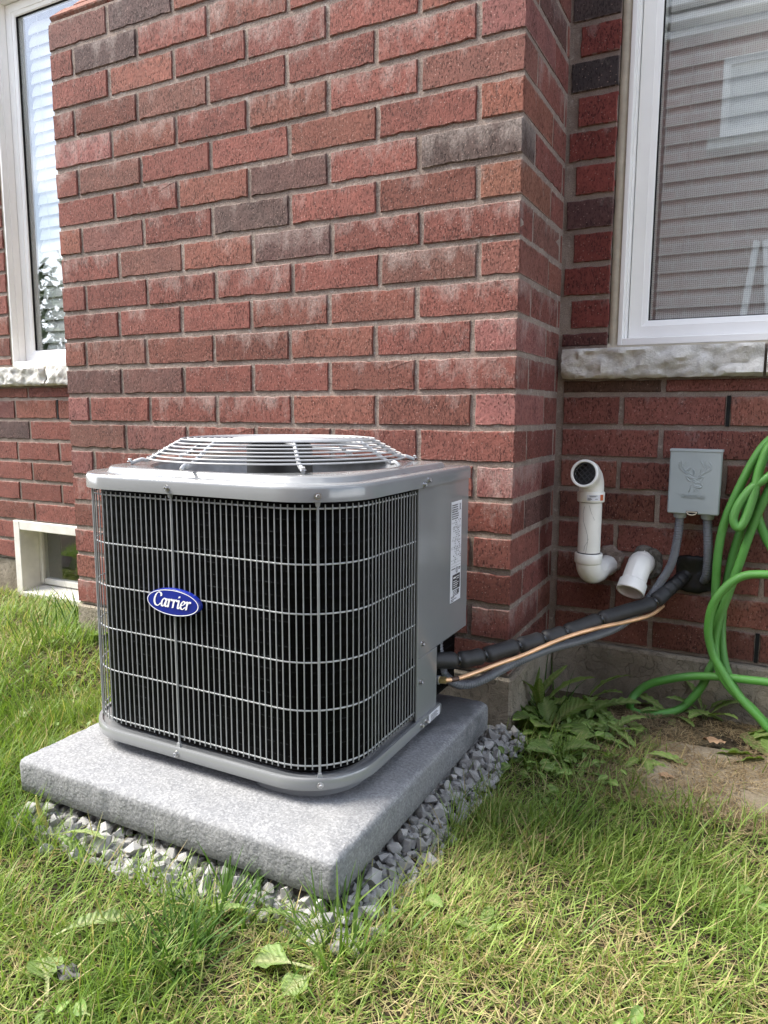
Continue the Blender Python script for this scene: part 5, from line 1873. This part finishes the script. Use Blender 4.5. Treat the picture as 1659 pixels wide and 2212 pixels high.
for (x, y, s_) in spots:
    d = max(PY0 - y, x - PX1, 0.0)
    z = max(gh(x, y) + s_ * 0.30, -0.744 - 0.25 * d + rng.uniform(-0.004, 0.003))
    if inpad(x, y, s_ * 0.9):
        z = min(z, PZ - PT - s_ * 0.85)
    if nst < 296:
        inst('stone', RM[int(rng.integers(14))], (x, y, z), gb, tuple(rng.uniform(0, 6.28, 3)), tuple(s_ * rng.uniform(0.85, 1.25, 3)))
        nst += 1
    # under layer, one joined part
for _ in range(1700):
    if rng.random() < 0.55:
        x, y = rng.uniform(PX0 + 0.03, PX1 - 0.02), PY0 + rng.uniform(-0.066, 0.05)
        if x > -0.22 and y < PY0 - 0.05:
            continue
    else:
        x, y = PX1 + rng.uniform(-0.05, 0.070), rng.uniform(PY0 - 0.04, -0.02)
    s_ = rng.uniform(0.007, 0.013)
    me = RM[int(rng.integers(14))]
    rot = Matrix.Rotation(rng.uniform(0, 6), 3, 'Z') @ Matrix.Rotation(rng.uniform(0, 6), 3, 'X')
    zt_ = -0.753 - 0.15 * max(PY0 - y, x - PX1, 0) + rng.uniform(-0.006, 0.002)
    rest.put([Vector((x, y, zt_)) + rot @ (v.co * s_) for v in me.vertices], [tuple(p.vertices) for p in me.polygons])
add('gravel', rest, M['rock'], gb, fix=False, kind='stuff')
# bed fill so that no hole shows beneath the stones
fill = MB().loft([[(PX0 + 0.01, PY0 - 0.065, -0.80), (PX1 + 0.062, PY0 - 0.05, -0.80), (PX1 + 0.062, -0.02, -0.80), (PX0 + 0.01, -0.02, -0.80)],
                  [(PX0 + 0.01, PY0 - 0.015, -0.762), (PX1 + 0.010, PY0 - 0.015, -0.762), (PX1 + 0.010, -0.02, -0.762), (PX0 + 0.01, -0.02, -0.762)]], True, False, True)
add('bed_fill', fill, simple('stone_dust', (0.20, 0.195, 0.185), 0.95, 0.35, 60, 0.8, 150), gb)
gt = MB()
for _ in range(900):
    x, y = rng.uniform(0.05, 0.9), rng.uniform(-0.2, 0.34)
    onsl = 0.29 < x and -0.14 < y < 0.13
    s_ = rng.uniform(0.001, 0.0032) if onsl or rng.random() < 0.85 else rng.uniform(0.003, 0.006)
    z_ = -0.7725 if onsl else gh(x, y) + 0.001
    me_ = RM[int(rng.integers(14))]
    rot = Matrix.Rotation(rng.uniform(0, 6), 3, 'Z') @ Matrix.Rotation(rng.uniform(0, 6), 3, 'X')
    gt.put([Vector((x, y, z_)) + rot @ (v.co * s_) for v in me_.vertices], [tuple(p.vertices) for p in me_.polygons])
add('grit', gt, simple('soil_grit', (0.20, 0.165, 0.12), 0.95, 0.5, 90), None, fix=False, kind='stuff')
so_ = inst('limestone_chip', RM[3], (-0.028, -0.752, -0.748), None, (0.5, 0.9, 0.2), (0.009, 0.012, 0.015), label='single pale limestone chip lying loose in the grass', cat='stone')

# ------------------------------------------------------------------ grass
def flow(x, y):
    return 2.6 * noise.noise(Vector((x * 1.6, y * 1.6, 9.2))) + 1.2 * noise.noise(Vector((x * 5.0, y * 5.0, 4.4)))


def dryness(x, y):
    d = 0.5 + 0.9 * noise.noise(Vector((x * 2.1, y * 2.1, 21.0))) + 0.5 * noise.noise(Vector((x * 7, y * 7, 33.0)))
    if x > 0.02 and y < -0.15:
        d += 0.08
    if x < -0.8:
        d -= 0.12
    return d


def blades(name, n_, region, length, width, lean, bend, colfun, mat, label=None, keep=None, zoff=0.0, parent=None, spread=1.35, az=None, lenfun=None, **kw):
    V, F, CO = [], [], []
    K = 4
    cnt = 0
    while cnt < n_:
        x, y = region()
        if keep is not None and not keep(x, y):
            cnt += 0.25
            continue
        cnt += 1
        L = rng.uniform(*length) * (lenfun(x, y) if lenfun else 1.0)
        wd_ = rng.uniform(*width)
        a = (flow(x, y) if az is None else az(x, y)) + rng.normal(0, spread)
        th = rng.uniform(*lean) * (1.0 if lenfun is None else min(1.0, 1.55 - 0.62 * lenfun(x, y)))
        bd_ = rng.uniform(*bend)
        z = gh(x, y) + zoff
        ux, uy = math.cos(a), math.sin(a)
        tw = a + math.pi / 2 + rng.normal(0, 0.5)
        sx, sy = math.cos(tw), math.sin(tw)
        px, py, pz = x, y, z
        base = len(V)
        c = colfun(x, y)
        sway = rng.normal(0, 0.22)
        for i in range(K + 1):
            t = i / K
            wv = wd_ * (1 - 0.15 * t) * (1 - t ** 3.0) * 0.5
            if i < K:
                V.append((px - sx * wv, py - sy * wv, pz))
                V.append((px + sx * wv, py + sy * wv, pz))
                CO += [c, c]
            else:
                V.append((px, py, pz))
                CO.append(c)
            q = th + bd_ * t
            st_ = L / K
            aa = a + sway * t
            px += math.cos(aa) * math.sin(q) * st_
            py += math.sin(aa) * math.sin(q) * st_
            pz = max(pz + math.cos(q) * st_, gh(px, py) + 0.003 + zoff + 0.002 * rng.random()) if i % 2 == 0 else max(pz + math.cos(q) * st_, z + 0.001)
        for i in range(K - 1):
            b0 = base + 2 * i
            F.append((b0, b0 + 1, b0 + 3, b0 + 2))
        b0 = base + 2 * (K - 1)
        F.append((b0, b0 + 1, b0 + 2))
    me = bpy.data.meshes.new(name)
    V = np.array(V, np.float32)
    if parent is not None or 'loc' in kw:
        loc = kw.pop('loc')
        V = V - np.array(loc, np.float32)
    else:
        loc = (0, 0, 0)
    me.from_pydata(V.tolist(), [], F)
    ca = me.color_attributes.new('Col', 'FLOAT_COLOR', 'POINT')
    arr = np.ones((len(CO), 4), np.float32)
    arr[:, :3] = np.array(CO)
    ca.data.foreach_set('color', arr.ravel())
    me.polygons.foreach_set('use_smooth', [True] * len(me.polygons))
    me.materials.append(mat)
    me.update()
    o = bpy.data.objects.new(name, me)
    attach(o, loc, parent)
    return props(o, label=label, **kw)


def mixc(a, b, t):
    return tuple(a[i] + (b[i] - a[i]) * t for i in range(3))


G1, G2, G3 = (0.095, 0.18, 0.028), (0.215, 0.315, 0.065), (0.33, 0.40, 0.12)
S1, S2 = (0.47, 0.41, 0.21), (0.30, 0.23, 0.115)


def grass_col(x, y):
    d = dryness(x, y)
    r_ = rng.random()
    if r_ < 0.06 + 0.22 * max(0, min(1, d)):
        return mixc(S1, S2, rng.random()) if rng.random() < 0.7 else mixc(G3, S1, rng.random())
    c = mixc(G1, G2, rng.random())
    return mixc(c, G3, max(0, min(1, d)) * rng.random())


def lush(x, y):
    return 0.70 + 0.65 * max(0.0, min(1.0, 0.75 - dryness(x, y)))


def on_slab(x, y):
    return x > 0.285 and -0.155 < y < 0.15


def bare(x, y):
    """bare soil strip under the wall, right of the chimney"""
    return x > -0.02 and y > 0.02


def keep_grass(x, y):
    if y > WD - 0.02 or (-CW < x < 0.0 and y > -0.01):
        return False
    if inpad(x, y, 0.0):
        return False
    if on_slab(x, y):
        return rng.random() < (0.45 if y < -0.125 or x < 0.305 else 0.10 if y < -0.08 else 0.02)
    if bare(x, y):
        return rng.random() < 0.16
    g = 0.048 + 0.02 * math.sin(x * 23 + y * 17) - (0.025 if x > -0.2 else 0.0)
    if PX0 + 0.02 < x < PX1 + 0.046 and PY0 - g < y < 0.0:
        return rng.random() < 0.07
    if noise.noise(Vector((x * 6.5, y * 6.5, 71.0))) > 0.22:      # worn, thin patches
        return rng.random() < 0.45
    if x > 0.0 and y > -0.30:
        return rng.random() < 0.42
    return True


def region_near():
    # wedge of lawn in front of the camera
    while True:
        x, y = rng.uniform(-1.0, 0.85), rng.uniform(-1.22, 0.1)
        return x, y


def region_left():
    return rng.uniform(-2.7, -0.66), rng.uniform(-0.95, WD)


blades('grass', 68000, region_near, (0.030, 0.088), (0.0012, 0.0027), (0.25, 1.5), (-0.15, 0.75), grass_col, M['grass'], keep=keep_grass, lenfun=lush, kind='stuff')
blades('grass', 34000, region_left, (0.035, 0.09), (0.0016, 0.0036), (0.2, 1.4), (0.0, 1.0), grass_col, M['grass'], keep=keep_grass, lenfun=lush, kind='stuff')
blades('grass', 9000, lambda: (rng.uniform(-6, 3.0), rng.uniform(-4.8, -1.2)), (0.05, 0.10), (0.004, 0.008), (0.2, 1.2), (0.2, 1.3), grass_col, M['grass'], kind='stuff')


def thatch_col(x, y):
    return mixc((0.13, 0.085, 0.045), (0.38, 0.30, 0.17), rng.random() ** 1.4)


def straw_col(x, y):
    return mixc(S1, S2, rng.random()) if rng.random() < 0.8 else mixc((0.16, 0.10, 0.055), S2, rng.random())


blades('dry_clippings', 12000, region_near, (0.02, 0.065), (0.0009, 0.0019), (1.25, 1.6), (-0.2, 0.25), straw_col, M['straw'],
       keep=lambda x, y: y < 0.0 and not inpad(x, y, 0.06) and not on_slab(x, y) and dryness(x, y) > rng.uniform(0.2, 0.9), zoff=0.004, kind='stuff', spread=2.0)
blades('dry_clippings', 10500, lambda: (rng.uniform(0.18, 0.95), rng.uniform(-0.2, 0.30)), (0.012, 0.05), (0.0008, 0.0016), (1.4, 1.62), (-0.1, 0.15), thatch_col, M['straw'],
       keep=lambda x, y: noise.noise(Vector((x * 8, y * 8, 2.0))) + 0.25 * rng.random() > (-0.10 if on_slab(x, y) else -0.35), zoff=0.0125, kind='stuff', spread=3.0)
blades('dry_clippings', 7000, region_left, (0.03, 0.08), (0.0010, 0.0020), (1.2, 1.6), (-0.2, 0.3), straw_col, M['straw'],
       keep=lambda x, y: y < WD - 0.03 and not (-CW - 0.02 < x < 0 and y > -0.02) and not inpad(x, y, 0.03) and dryness(x, y) > rng.uniform(0.2, 1.0), zoff=0.006, kind='stuff', spread=2.0)


# taller tufts one can point at
def tuft(x, y, n_, length, label, col, lean=(0.05, 0.75), r_=0.02, group='grass tufts in the lawn', width=(0.0022, 0.0042), bend=(0.1, 0.9)):
    blades('grass_tuft', n_, lambda: (x + rng.normal(0, r_), y + rng.normal(0, r_)), length, width, lean, bend, lambda a, b: mixc(col[0], col[1], rng.random()), M['grass'], label=label,
           az=lambda a, b: math.atan2(b - y, a - x), spread=0.7, cat='grass tuft', group=group, loc=(x, y, gh(x, y)), parent=None)


DG = ((0.040, 0.095, 0.016), (0.085, 0.16, 0.03))
tuft(-0.166, -0.890, 150, (0.05, 0.10), 'dark green grass tuft standing in the lawn well before the pad', DG, lean=(0.2, 1.1))
tuft(-0.165, -0.800, 90, (0.05, 0.10), 'grass tuft growing up against the front gravel of the pad', DG, lean=(0.1, 0.9), r_=0.03)
tuft(0.020, -0.770, 110, (0.05, 0.11), 'grass tuft hiding the front corner of the concrete pad', ((0.08, 0.16, 0.03), (0.15, 0.23, 0.05)), lean=(0.1, 0.9), r_=0.03)
tuft(-1.50, 0.10, 26, (0.12, 0.24), 'tall dark grass tuft in front of the basement window', DG, lean=(0.0, 0.5), width=(0.005, 0.009), bend=(0.1, 0.7))
tuft(-1.40, -0.10, 90, (0.07, 0.15), 'long grass tuft hiding the chimney foot behind the unit', ((0.08, 0.16, 0.03), (0.16, 0.24, 0.05)), lean=(0.0, 0.6), r_=0.06)
tuft(-1.62, 0.06, 14, (0.10, 0.18), 'sparse tall grass tuft beside the basement window corner', DG, lean=(0.0, 0.5), width=(0.004, 0.007))
tuft(-0.735, -0.66, 60, (0.05, 0.09), 'grass tuft leaning on the left corner of the concrete pad', ((0.09, 0.17, 0.03), (0.17, 0.24, 0.06)), lean=(0.1, 0.9), r_=0.025)
tuft(0.06, 0.14, 22, (0.10, 0.20), 'long thin grass tuft among weeds at the chimney corner', DG, lean=(0.1, 0.9), width=(0.003, 0.005), r_=0.03)


# ------------------------------------------------------------------ broad-leaved weeds
def leaf_mesh(L, Wd, seed, teeth=0.25, bend=0.6, fold=0.35, stalk=0.18, col=(0.125, 0.205, 0.052), rib=(0.28, 0.33, 0.15), shape='dandelion', curl=0.0):
    """one leaf along +x, rising from the origin and arching over"""
    rr = random.Random(seed)
    N = 16
    mb_ = MB()
    cols = []
    prev = None
    x = z = 0.0
    vs = []
    for i in range(N + 1):
        t = i / N
        th = -bend * t + 0.10 * math.sin(5 * t + seed)
        if i:
            x += L / N * math.cos(th)
            z += L / N * math.sin(th)
        if t < stalk:
            w_ = 0.05 * Wd
        else:
            s = (t - stalk) / (1 - stalk)
            if shape == 'dandelion':
                w_ = Wd * (math.sin(math.pi * min(1, s ** 0.85 * 0.93 + 0.04)) ** 0.8) * (0.55 + 0.45 * s) * 0.62
                w_ *= 1 - teeth * (0.5 + 0.5 * math.cos(i * math.pi)) * rr.uniform(0.5, 1)
            else:
                w_ = Wd * math.sin(math.pi * min(1, s * 0.97 + 0.02)) ** 0.75 * 0.5
        if i == N:
            w_ = 0.002 * Wd
        ripple = 0.10 * Wd * math.sin(i * 1.9 + seed)
        f = fold * w_
        cz = curl * t * w_
        side = 0.06 * L * math.sin(3 * t + seed)
        for (yy, zz) in ((-w_, f * 0.9 + ripple * (w_ / Wd) + cz), (-w_ * 0.5, f * 0.4 + 0.3 * ripple * (w_ / Wd)), (0, 0), (w_ * 0.5, f * 0.4 - 0.3 * ripple * (w_ / Wd)), (w_, f * 0.9 - ripple * (w_ / Wd) + cz)):
            vs.append((x - 0.5 * zz * math.sin(th), yy + side, z + zz))
            cols.append(rib if yy == 0 or t < stalk else col)
    # narrow pale midrib: extra columns either side of the centre
    fs = [(i * 5 + k, (i + 1) * 5 + k, (i + 1) * 5 + k + 1, i * 5 + k + 1) for i in range(N) for k in range(4)]
    mb_.put(vs, fs)
    me = bpy.data.meshes.new('leaf')
    me.from_pydata(vs, [], fs)
    cc = [mixc(col, c, 0.55) if c is rib or c == rib else c for c in cols]
    ca = me.color_attributes.new('Col', 'FLOAT_COLOR', 'POINT')
    arr = np.ones((len(cc), 4), np.float32)
    arr[:, :3] = np.array(cc)
    ca.data.foreach_set('color', arr.ravel())
    me.polygons.foreach_set('use_smooth', [True] * len(me.polygons))
    me.materials.append(M['leaf'])
    me.update()
    return me


LMS = {}
def leafs(kind):
    if kind not in LMS:
        spec = dict(
            dandelion=lambda s_: leaf_mesh(1, 0.24, s_, 0.45, rng.uniform(0.5, 1.3)),
            upright=lambda s_: leaf_mesh(1, 0.20, s_, 0.12, rng.uniform(0.1, 0.6), stalk=0.12),
            broad=lambda s_: leaf_mesh(1, 0.46, s_, 0.10, rng.uniform(0.3, 1.0), shape='oval', stalk=0.15, fold=0.25),
            small=lambda s_: leaf_mesh(1, 0.52, s_, 0.0, rng.uniform(0.2, 0.8), shape='oval', stalk=0.2, fold=0.3, col=(0.115, 0.20, 0.045)),
            pale=lambda s_: leaf_mesh(1, 0.26, s_, 0.3, rng.uniform(0.15, 0.4), col=(0.19, 0.26, 0.10), rib=(0.36, 0.38, 0.22)),
            cut=lambda s_: leaf_mesh(1, 0.60, s_, 0.3, 0.35, shape='oval', stalk=0.42, fold=0.35, col=(0.165, 0.25, 0.085), rib=(0.36, 0.36, 0.22)),
        )[kind]
        LMS[kind] = [spec(s_) for s_ in range(5)]
    return LMS[kind]


def plant(name, x, y, leaves, label, cat, group=None, z=None):
    """leaves: (kind, azimuth deg, elevation deg, length, roll deg[, height])"""
    zb = gh(x, y) if z is None else z
    t = empty(name, (x, y, zb), label=label, cat=cat, group=group)
    for lf in leaves:
        kind, azd, el, L, rl = lf[:5]
        h = lf[5] if len(lf) > 5 else 0.004
        me = random.choice(leafs(kind))
        m_ = Matrix.Rotation(R(azd), 4, 'Z') @ Matrix.Rotation(R(-el), 4, 'Y') @ Matrix.Rotation(R(rl), 4, 'X')
        inst('leaf', me, (x, y, zb + h), t, rot=m_.to_euler(), scale=(L, L, L))
    return t


def rosette(n_, L, el, kind='dandelion', a0=0, a1=360):
    return [(kind, a0 + (a1 - a0) * (i + rng.uniform(-0.3, 0.3)) / n_, rng.uniform(*el), rng.uniform(*L), rng.uniform(-25, 25)) for i in range(n_)]


WG = 'broad leaved weeds by the wall'
plant('dandelion_plant', 0.030, 0.150, rosette(7, (0.12, 0.19), (45, 82), 'upright') + rosette(5, (0.10, 0.16), (15, 45), 'dandelion', 200, 380), 'tall leafy weed rising at the foot of the chimney corner', 'weed', WG)
plant('dandelion_plant', 0.120, 0.230, rosette(5, (0.13, 0.20), (20, 55), 'dandelion', -70, 70) + rosette(5, (0.10, 0.16), (12, 40), 'dandelion', 180, 320), 'long leaved dandelion plant sprawling between chimney and hose loop', 'weed', WG)
plant('dandelion_plant', 0.085, 0.085, rosette(9, (0.08, 0.13), (20, 60), 'broad'), 'oval leaved weed in front of the chimney corner weeds', 'weed', WG)
plant('dandelion_plant', 0.215, 0.205, rosette(4, (0.10, 0.15), (8, 25), 'dandelion', 150, 240) + rosette(4, (0.12, 0.18), (5, 14), 'dandelion', -100, -5), 'dandelion plant with leaves lying out beneath the hose loop', 'weed', WG)
plant('dandelion_plant', 0.330, 0.300, rosette(6, (0.08, 0.12), (15, 45), 'dandelion', 150, 390), 'dandelion plant growing inside the green hose loop', 'weed', WG)
plant('dandelion_plant', 0.285, 0.030, rosette(9, (0.08, 0.13), (12, 50), 'dandelion', -90, 200), 'curled dandelion plant at the corner of the paving slab', 'weed', WG)
plant('dandelion_plant', 0.400, 0.320, rosette(7, (0.09, 0.16), (45, 80), 'dandelion'), 'thin upright weed against the concrete foundation behind the hose', 'weed', WG)
plant('dandelion_plant', 0.595, 0.290, rosette(8, (0.10, 0.15), (15, 50), 'broad'), 'broad leaved weed at the right edge beneath the hose', 'weed', WG)
plant('dandelion_plant', 0.540, 0.150, rosette(4, (0.09, 0.13), (10, 35), 'broad', 90, 250), 'single low weed with oval leaves on the slab by the hose', 'weed', WG)
plant('dandelion_plant', -0.93, -0.44, rosette(4, (0.07, 0.11), (5, 30), 'broad'), 'oval leaved weed flat in the lawn beside the pad', 'weed', 'weeds lying in the lawn')
plant('dandelion_plant', -0.97, -0.55, rosette(3, (0.07, 0.10), (10, 40), 'pale'), 'pale weed in the lawn nearest the left picture edge', 'weed', 'weeds lying in the lawn')
plant('dandelion_plant', -1.30, 0.02, rosette(6, (0.08, 0.14), (15, 50), 'broad'), 'low leafy weed in shade behind the air conditioner', 'weed', 'weeds lying in the lawn')
plant('dandelion_plant', -0.515, -0.805, [('pale', 20, 8, 0.10, -20, 0.03), ('dandelion', 10, 12, 0.09, 10, 0.028)], 'grey green torn leaf lying across the grass by the gravel', 'weed', 'weeds lying in the lawn')
plant('dandelion_plant', -0.315, -0.955, [('pale', 62, 4, 0.11, 10, 0.022)], 'single long pale leaf sunk in the front lawn', 'weed', 'weeds lying in the lawn')
plant('dandelion_plant', -0.245, -1.020, [('cut', 148, 10, 0.075, 10, 0.019), ('dandelion', 300, 8, 0.06, 20, 0.018)], 'pulled weed with round leaf at the bottom left of the lawn', 'weed', 'weeds lying in the lawn')
plant('dandelion_plant', 0.016, -0.832, [('cut', 195, 5, 0.090, 8, 0.019), ('cut', 262, 8, 0.055, -10, 0.018), ('dandelion', 120, 15, 0.055, 20, 0.018)], 'pulled dandelion with pale stalk and broad leaf on front lawn', 'weed', 'weeds lying in the lawn')
plant('dandelion_plant', -0.110, -0.800, [('dandelion', 188, 10, 0.08, 0, 0.03), ('dandelion', 30, 25, 0.06, 0, 0.03)], 'narrow weed leaf bent over before the front gravel', 'weed', 'weeds lying in the lawn')
plant('dandelion_plant', 0.180, -0.660, rosette(4, (0.03, 0.05), (20, 50), 'broad'), 'tiny round leaved weed in the dry lawn right of the pad', 'weed', 'weeds lying in the lawn')
plant('dandelion_plant', 0.075, -0.640, rosette(3, (0.03, 0.05), (20, 50), 'broad'), 'small light green weed in grass just before the right gravel', 'weed', 'weeds lying in the lawn')

plant('dandelion_plant', 0.150, 0.150, rosette(6, (0.07, 0.10), (20, 60), 'broad'), 'tallest oval leaved weed between the chimney and hose loop', 'weed', WG)
plant('dandelion_plant', 0.205, 0.085, rosette(7, (0.09, 0.14), (15, 55), 'dandelion'), 'toothed weed on dry soil between the gravel and the slab', 'weed', WG)
plant('dandelion_plant', 0.130, -0.060, rosette(6, (0.06, 0.10), (15, 55), 'broad'), 'small oval leaved weed beside the right hand gravel', 'weed', WG)
# low leafy ground cover between gravel and slab, and small leaves scattered through the lawn
gc = MB()
gcol = []
lm = [leafs('small')[i] for i in range(5)]
for k_ in range(800):
    if k_ < 380:
        x, y = rng.normal(0.14, 0.07), rng.normal(-0.03, 0.12)
        if x < 0.035 or y > 0.20 or (on_slab(x, y) and rng.random() < 0.85):
            continue
    else:
        x, y = rng.uniform(-1.9, 0.7), rng.uniform(-1.15, 0.25)
        if not keep_grass(x, y) or inpad(x, y, 0.09) or noise.noise(Vector((x * 4, y * 4, 5.5))) < 0.05:
            continue
    me = lm[int(rng.integers(5))]
    L = rng.uniform(0.014, 0.036)
    m_ = Matrix.Translation((x, y, gh(x, y) + rng.uniform(0.002, 0.028))) @ Matrix.Rotation(rng.uniform(0, 6.28), 4, 'Z') @ Matrix.Rotation(-rng.uniform(0.0, 0.7), 4, 'Y') @ Matrix.Rotation(rng.normal(0, 0.4), 4, 'X')
    gc.put([m_ @ (v.co * L) for v in me.vertices], [tuple(p.vertices) for p in me.polygons])
    k = rng.uniform(0.75, 1.35)
    ca = me.color_attributes['Col']
    b_ = np.empty(len(me.vertices) * 4, np.float32)
    ca.data.foreach_get('color', b_)
    gcol.append(np.clip(b_.reshape(-1, 4) * [k, k, k, 1], 0, 1))
me = mesh_from(gc, 'ground_cover', M['leaf'], (0, 0, 0), smooth=180, fix=False)
ca = me.color_attributes.new('Col', 'FLOAT_COLOR', 'POINT')
ca.data.foreach_set('color', np.concatenate(gcol).astype(np.float32).ravel())
o = bpy.data.objects.new('ground_cover', me)
attach(o, (0, 0, 0))
props(o, kind='stuff')


# ------------------------------------------------------------------ litter
def crumpled(name, p, s_, mat, seed, label, cat, group=None):
    mb_ = MB()
    n_ = 7
    vs = []
    for j in range(n_):
        for i in range(n_):
            u, v = i / (n_ - 1) * 2 - 1, j / (n_ - 1) * 2 - 1
            k = 1 - 0.35 * (abs(u) * abs(v))
            h = 0.35 * noise.noise(Vector((u * 1.8, v * 1.8, seed))) + 0.18 * noise.noise(Vector((u * 4, v * 4, seed)))
            vs.append((p[0] + s_ * u * k, p[1] + s_ * 0.6 * v * k * (1 - 0.6 * abs(u) ** 2), p[2] + s_ * (h + 0.25)))
    fs = [(j * n_ + i, j * n_ + i + 1, (j + 1) * n_ + i + 1, (j + 1) * n_ + i) for j in range(n_ - 1) for i in range(n_ - 1)]
    mb_.put(vs, fs)
    return add(name, mb_, mat, None, smooth=60, fix=False, label=label, cat=cat, group=group)


DL = 'dead leaves on the ground'
crumpled('dead_leaf', (-1.44, -0.10, -0.752), 0.035, M['dry'], 1.0, 'pinkish brown dead leaf in the grass below the basement window', 'dead leaf', DL)
crumpled('dead_leaf', (-1.27, -0.14, -0.752), 0.028, M['dry'], 3.0, 'small curled dead leaf in grass left of the air conditioner', 'dead leaf', DL)
crumpled('dead_leaf', (0.425, 0.165, -0.7715), 0.025, M['dry'], 5.0, 'crumpled tan dead leaf lying on the paving slab', 'dead leaf', DL)
crumpled('dead_leaf', (0.350, -0.050, -0.7715), 0.018, M['dry'], 8.0, 'small brown dead leaf at the near edge of the slab', 'dead leaf', DL)
crumpled('dead_leaf', (-0.250, -0.985, -0.745), 0.022, M['darkleaf'], 11.0, 'blackened rotten leaf in the front lawn', 'dead leaf', DL)
crumpled('dead_leaf', (0.190, -0.400, -0.760), 0.018, M['dry'], 13.0, 'dry pinkish dead leaf in thin grass right of the gravel', 'dead leaf', DL)
st = empty('plant_shoot', (-0.588, -0.765, -0.76), label='pale yellow plant shoot poking up beside the pad edge', cat='plant shoot')
sm_ = MB()
spine = crom([(-0.574, -0.766, -0.762), (-0.578, -0.767, -0.745), (-0.587, -0.768, -0.722), (-0.590, -0.769, -0.700)], 5)
sm_.sweep(spine, 0.006, 8, lambda L: max(0.0012, 0.0075 - 0.10 * L))
add('stem', sm_, M['shoot'], st, smooth=60)
for i in range(12):
    a = random.uniform(0, 6)
crumb = [(0.095, 0.20, 'loose grey chip on dark soil nearest the chimney corner'), (0.17, 0.165, 'pale grey chip on bare soil in front of the hose loop'), (0.235, 0.165, 'loose grey chip on bare soil beside the paving slab corner')]
for i, (x, y, lab) in enumerate(crumb):
    s_ = rng.uniform(0.007, 0.013)
    inst('limestone_chip', RM[i], (x, y, gh(x, y) + 0.004), None, tuple(rng.uniform(0, 6, 3)), (s_, s_, s_), label=lab, cat='stone', group='loose chips among the weeds')
# end of a grey downpipe at the far left
dp = empty('downpipe_shoe', (-2.27, 0.20, -0.78), label='end of a grey metal downpipe at the far left edge', cat='downpipe')
add('pipe', MB().sweep(crom([(-2.42, 0.26, -0.60), (-2.40, 0.25, -0.68), (-2.33, 0.235, -0.715), (-2.235, 0.21, -0.725)], 6), 0.035, 4), M['galv'], dp)
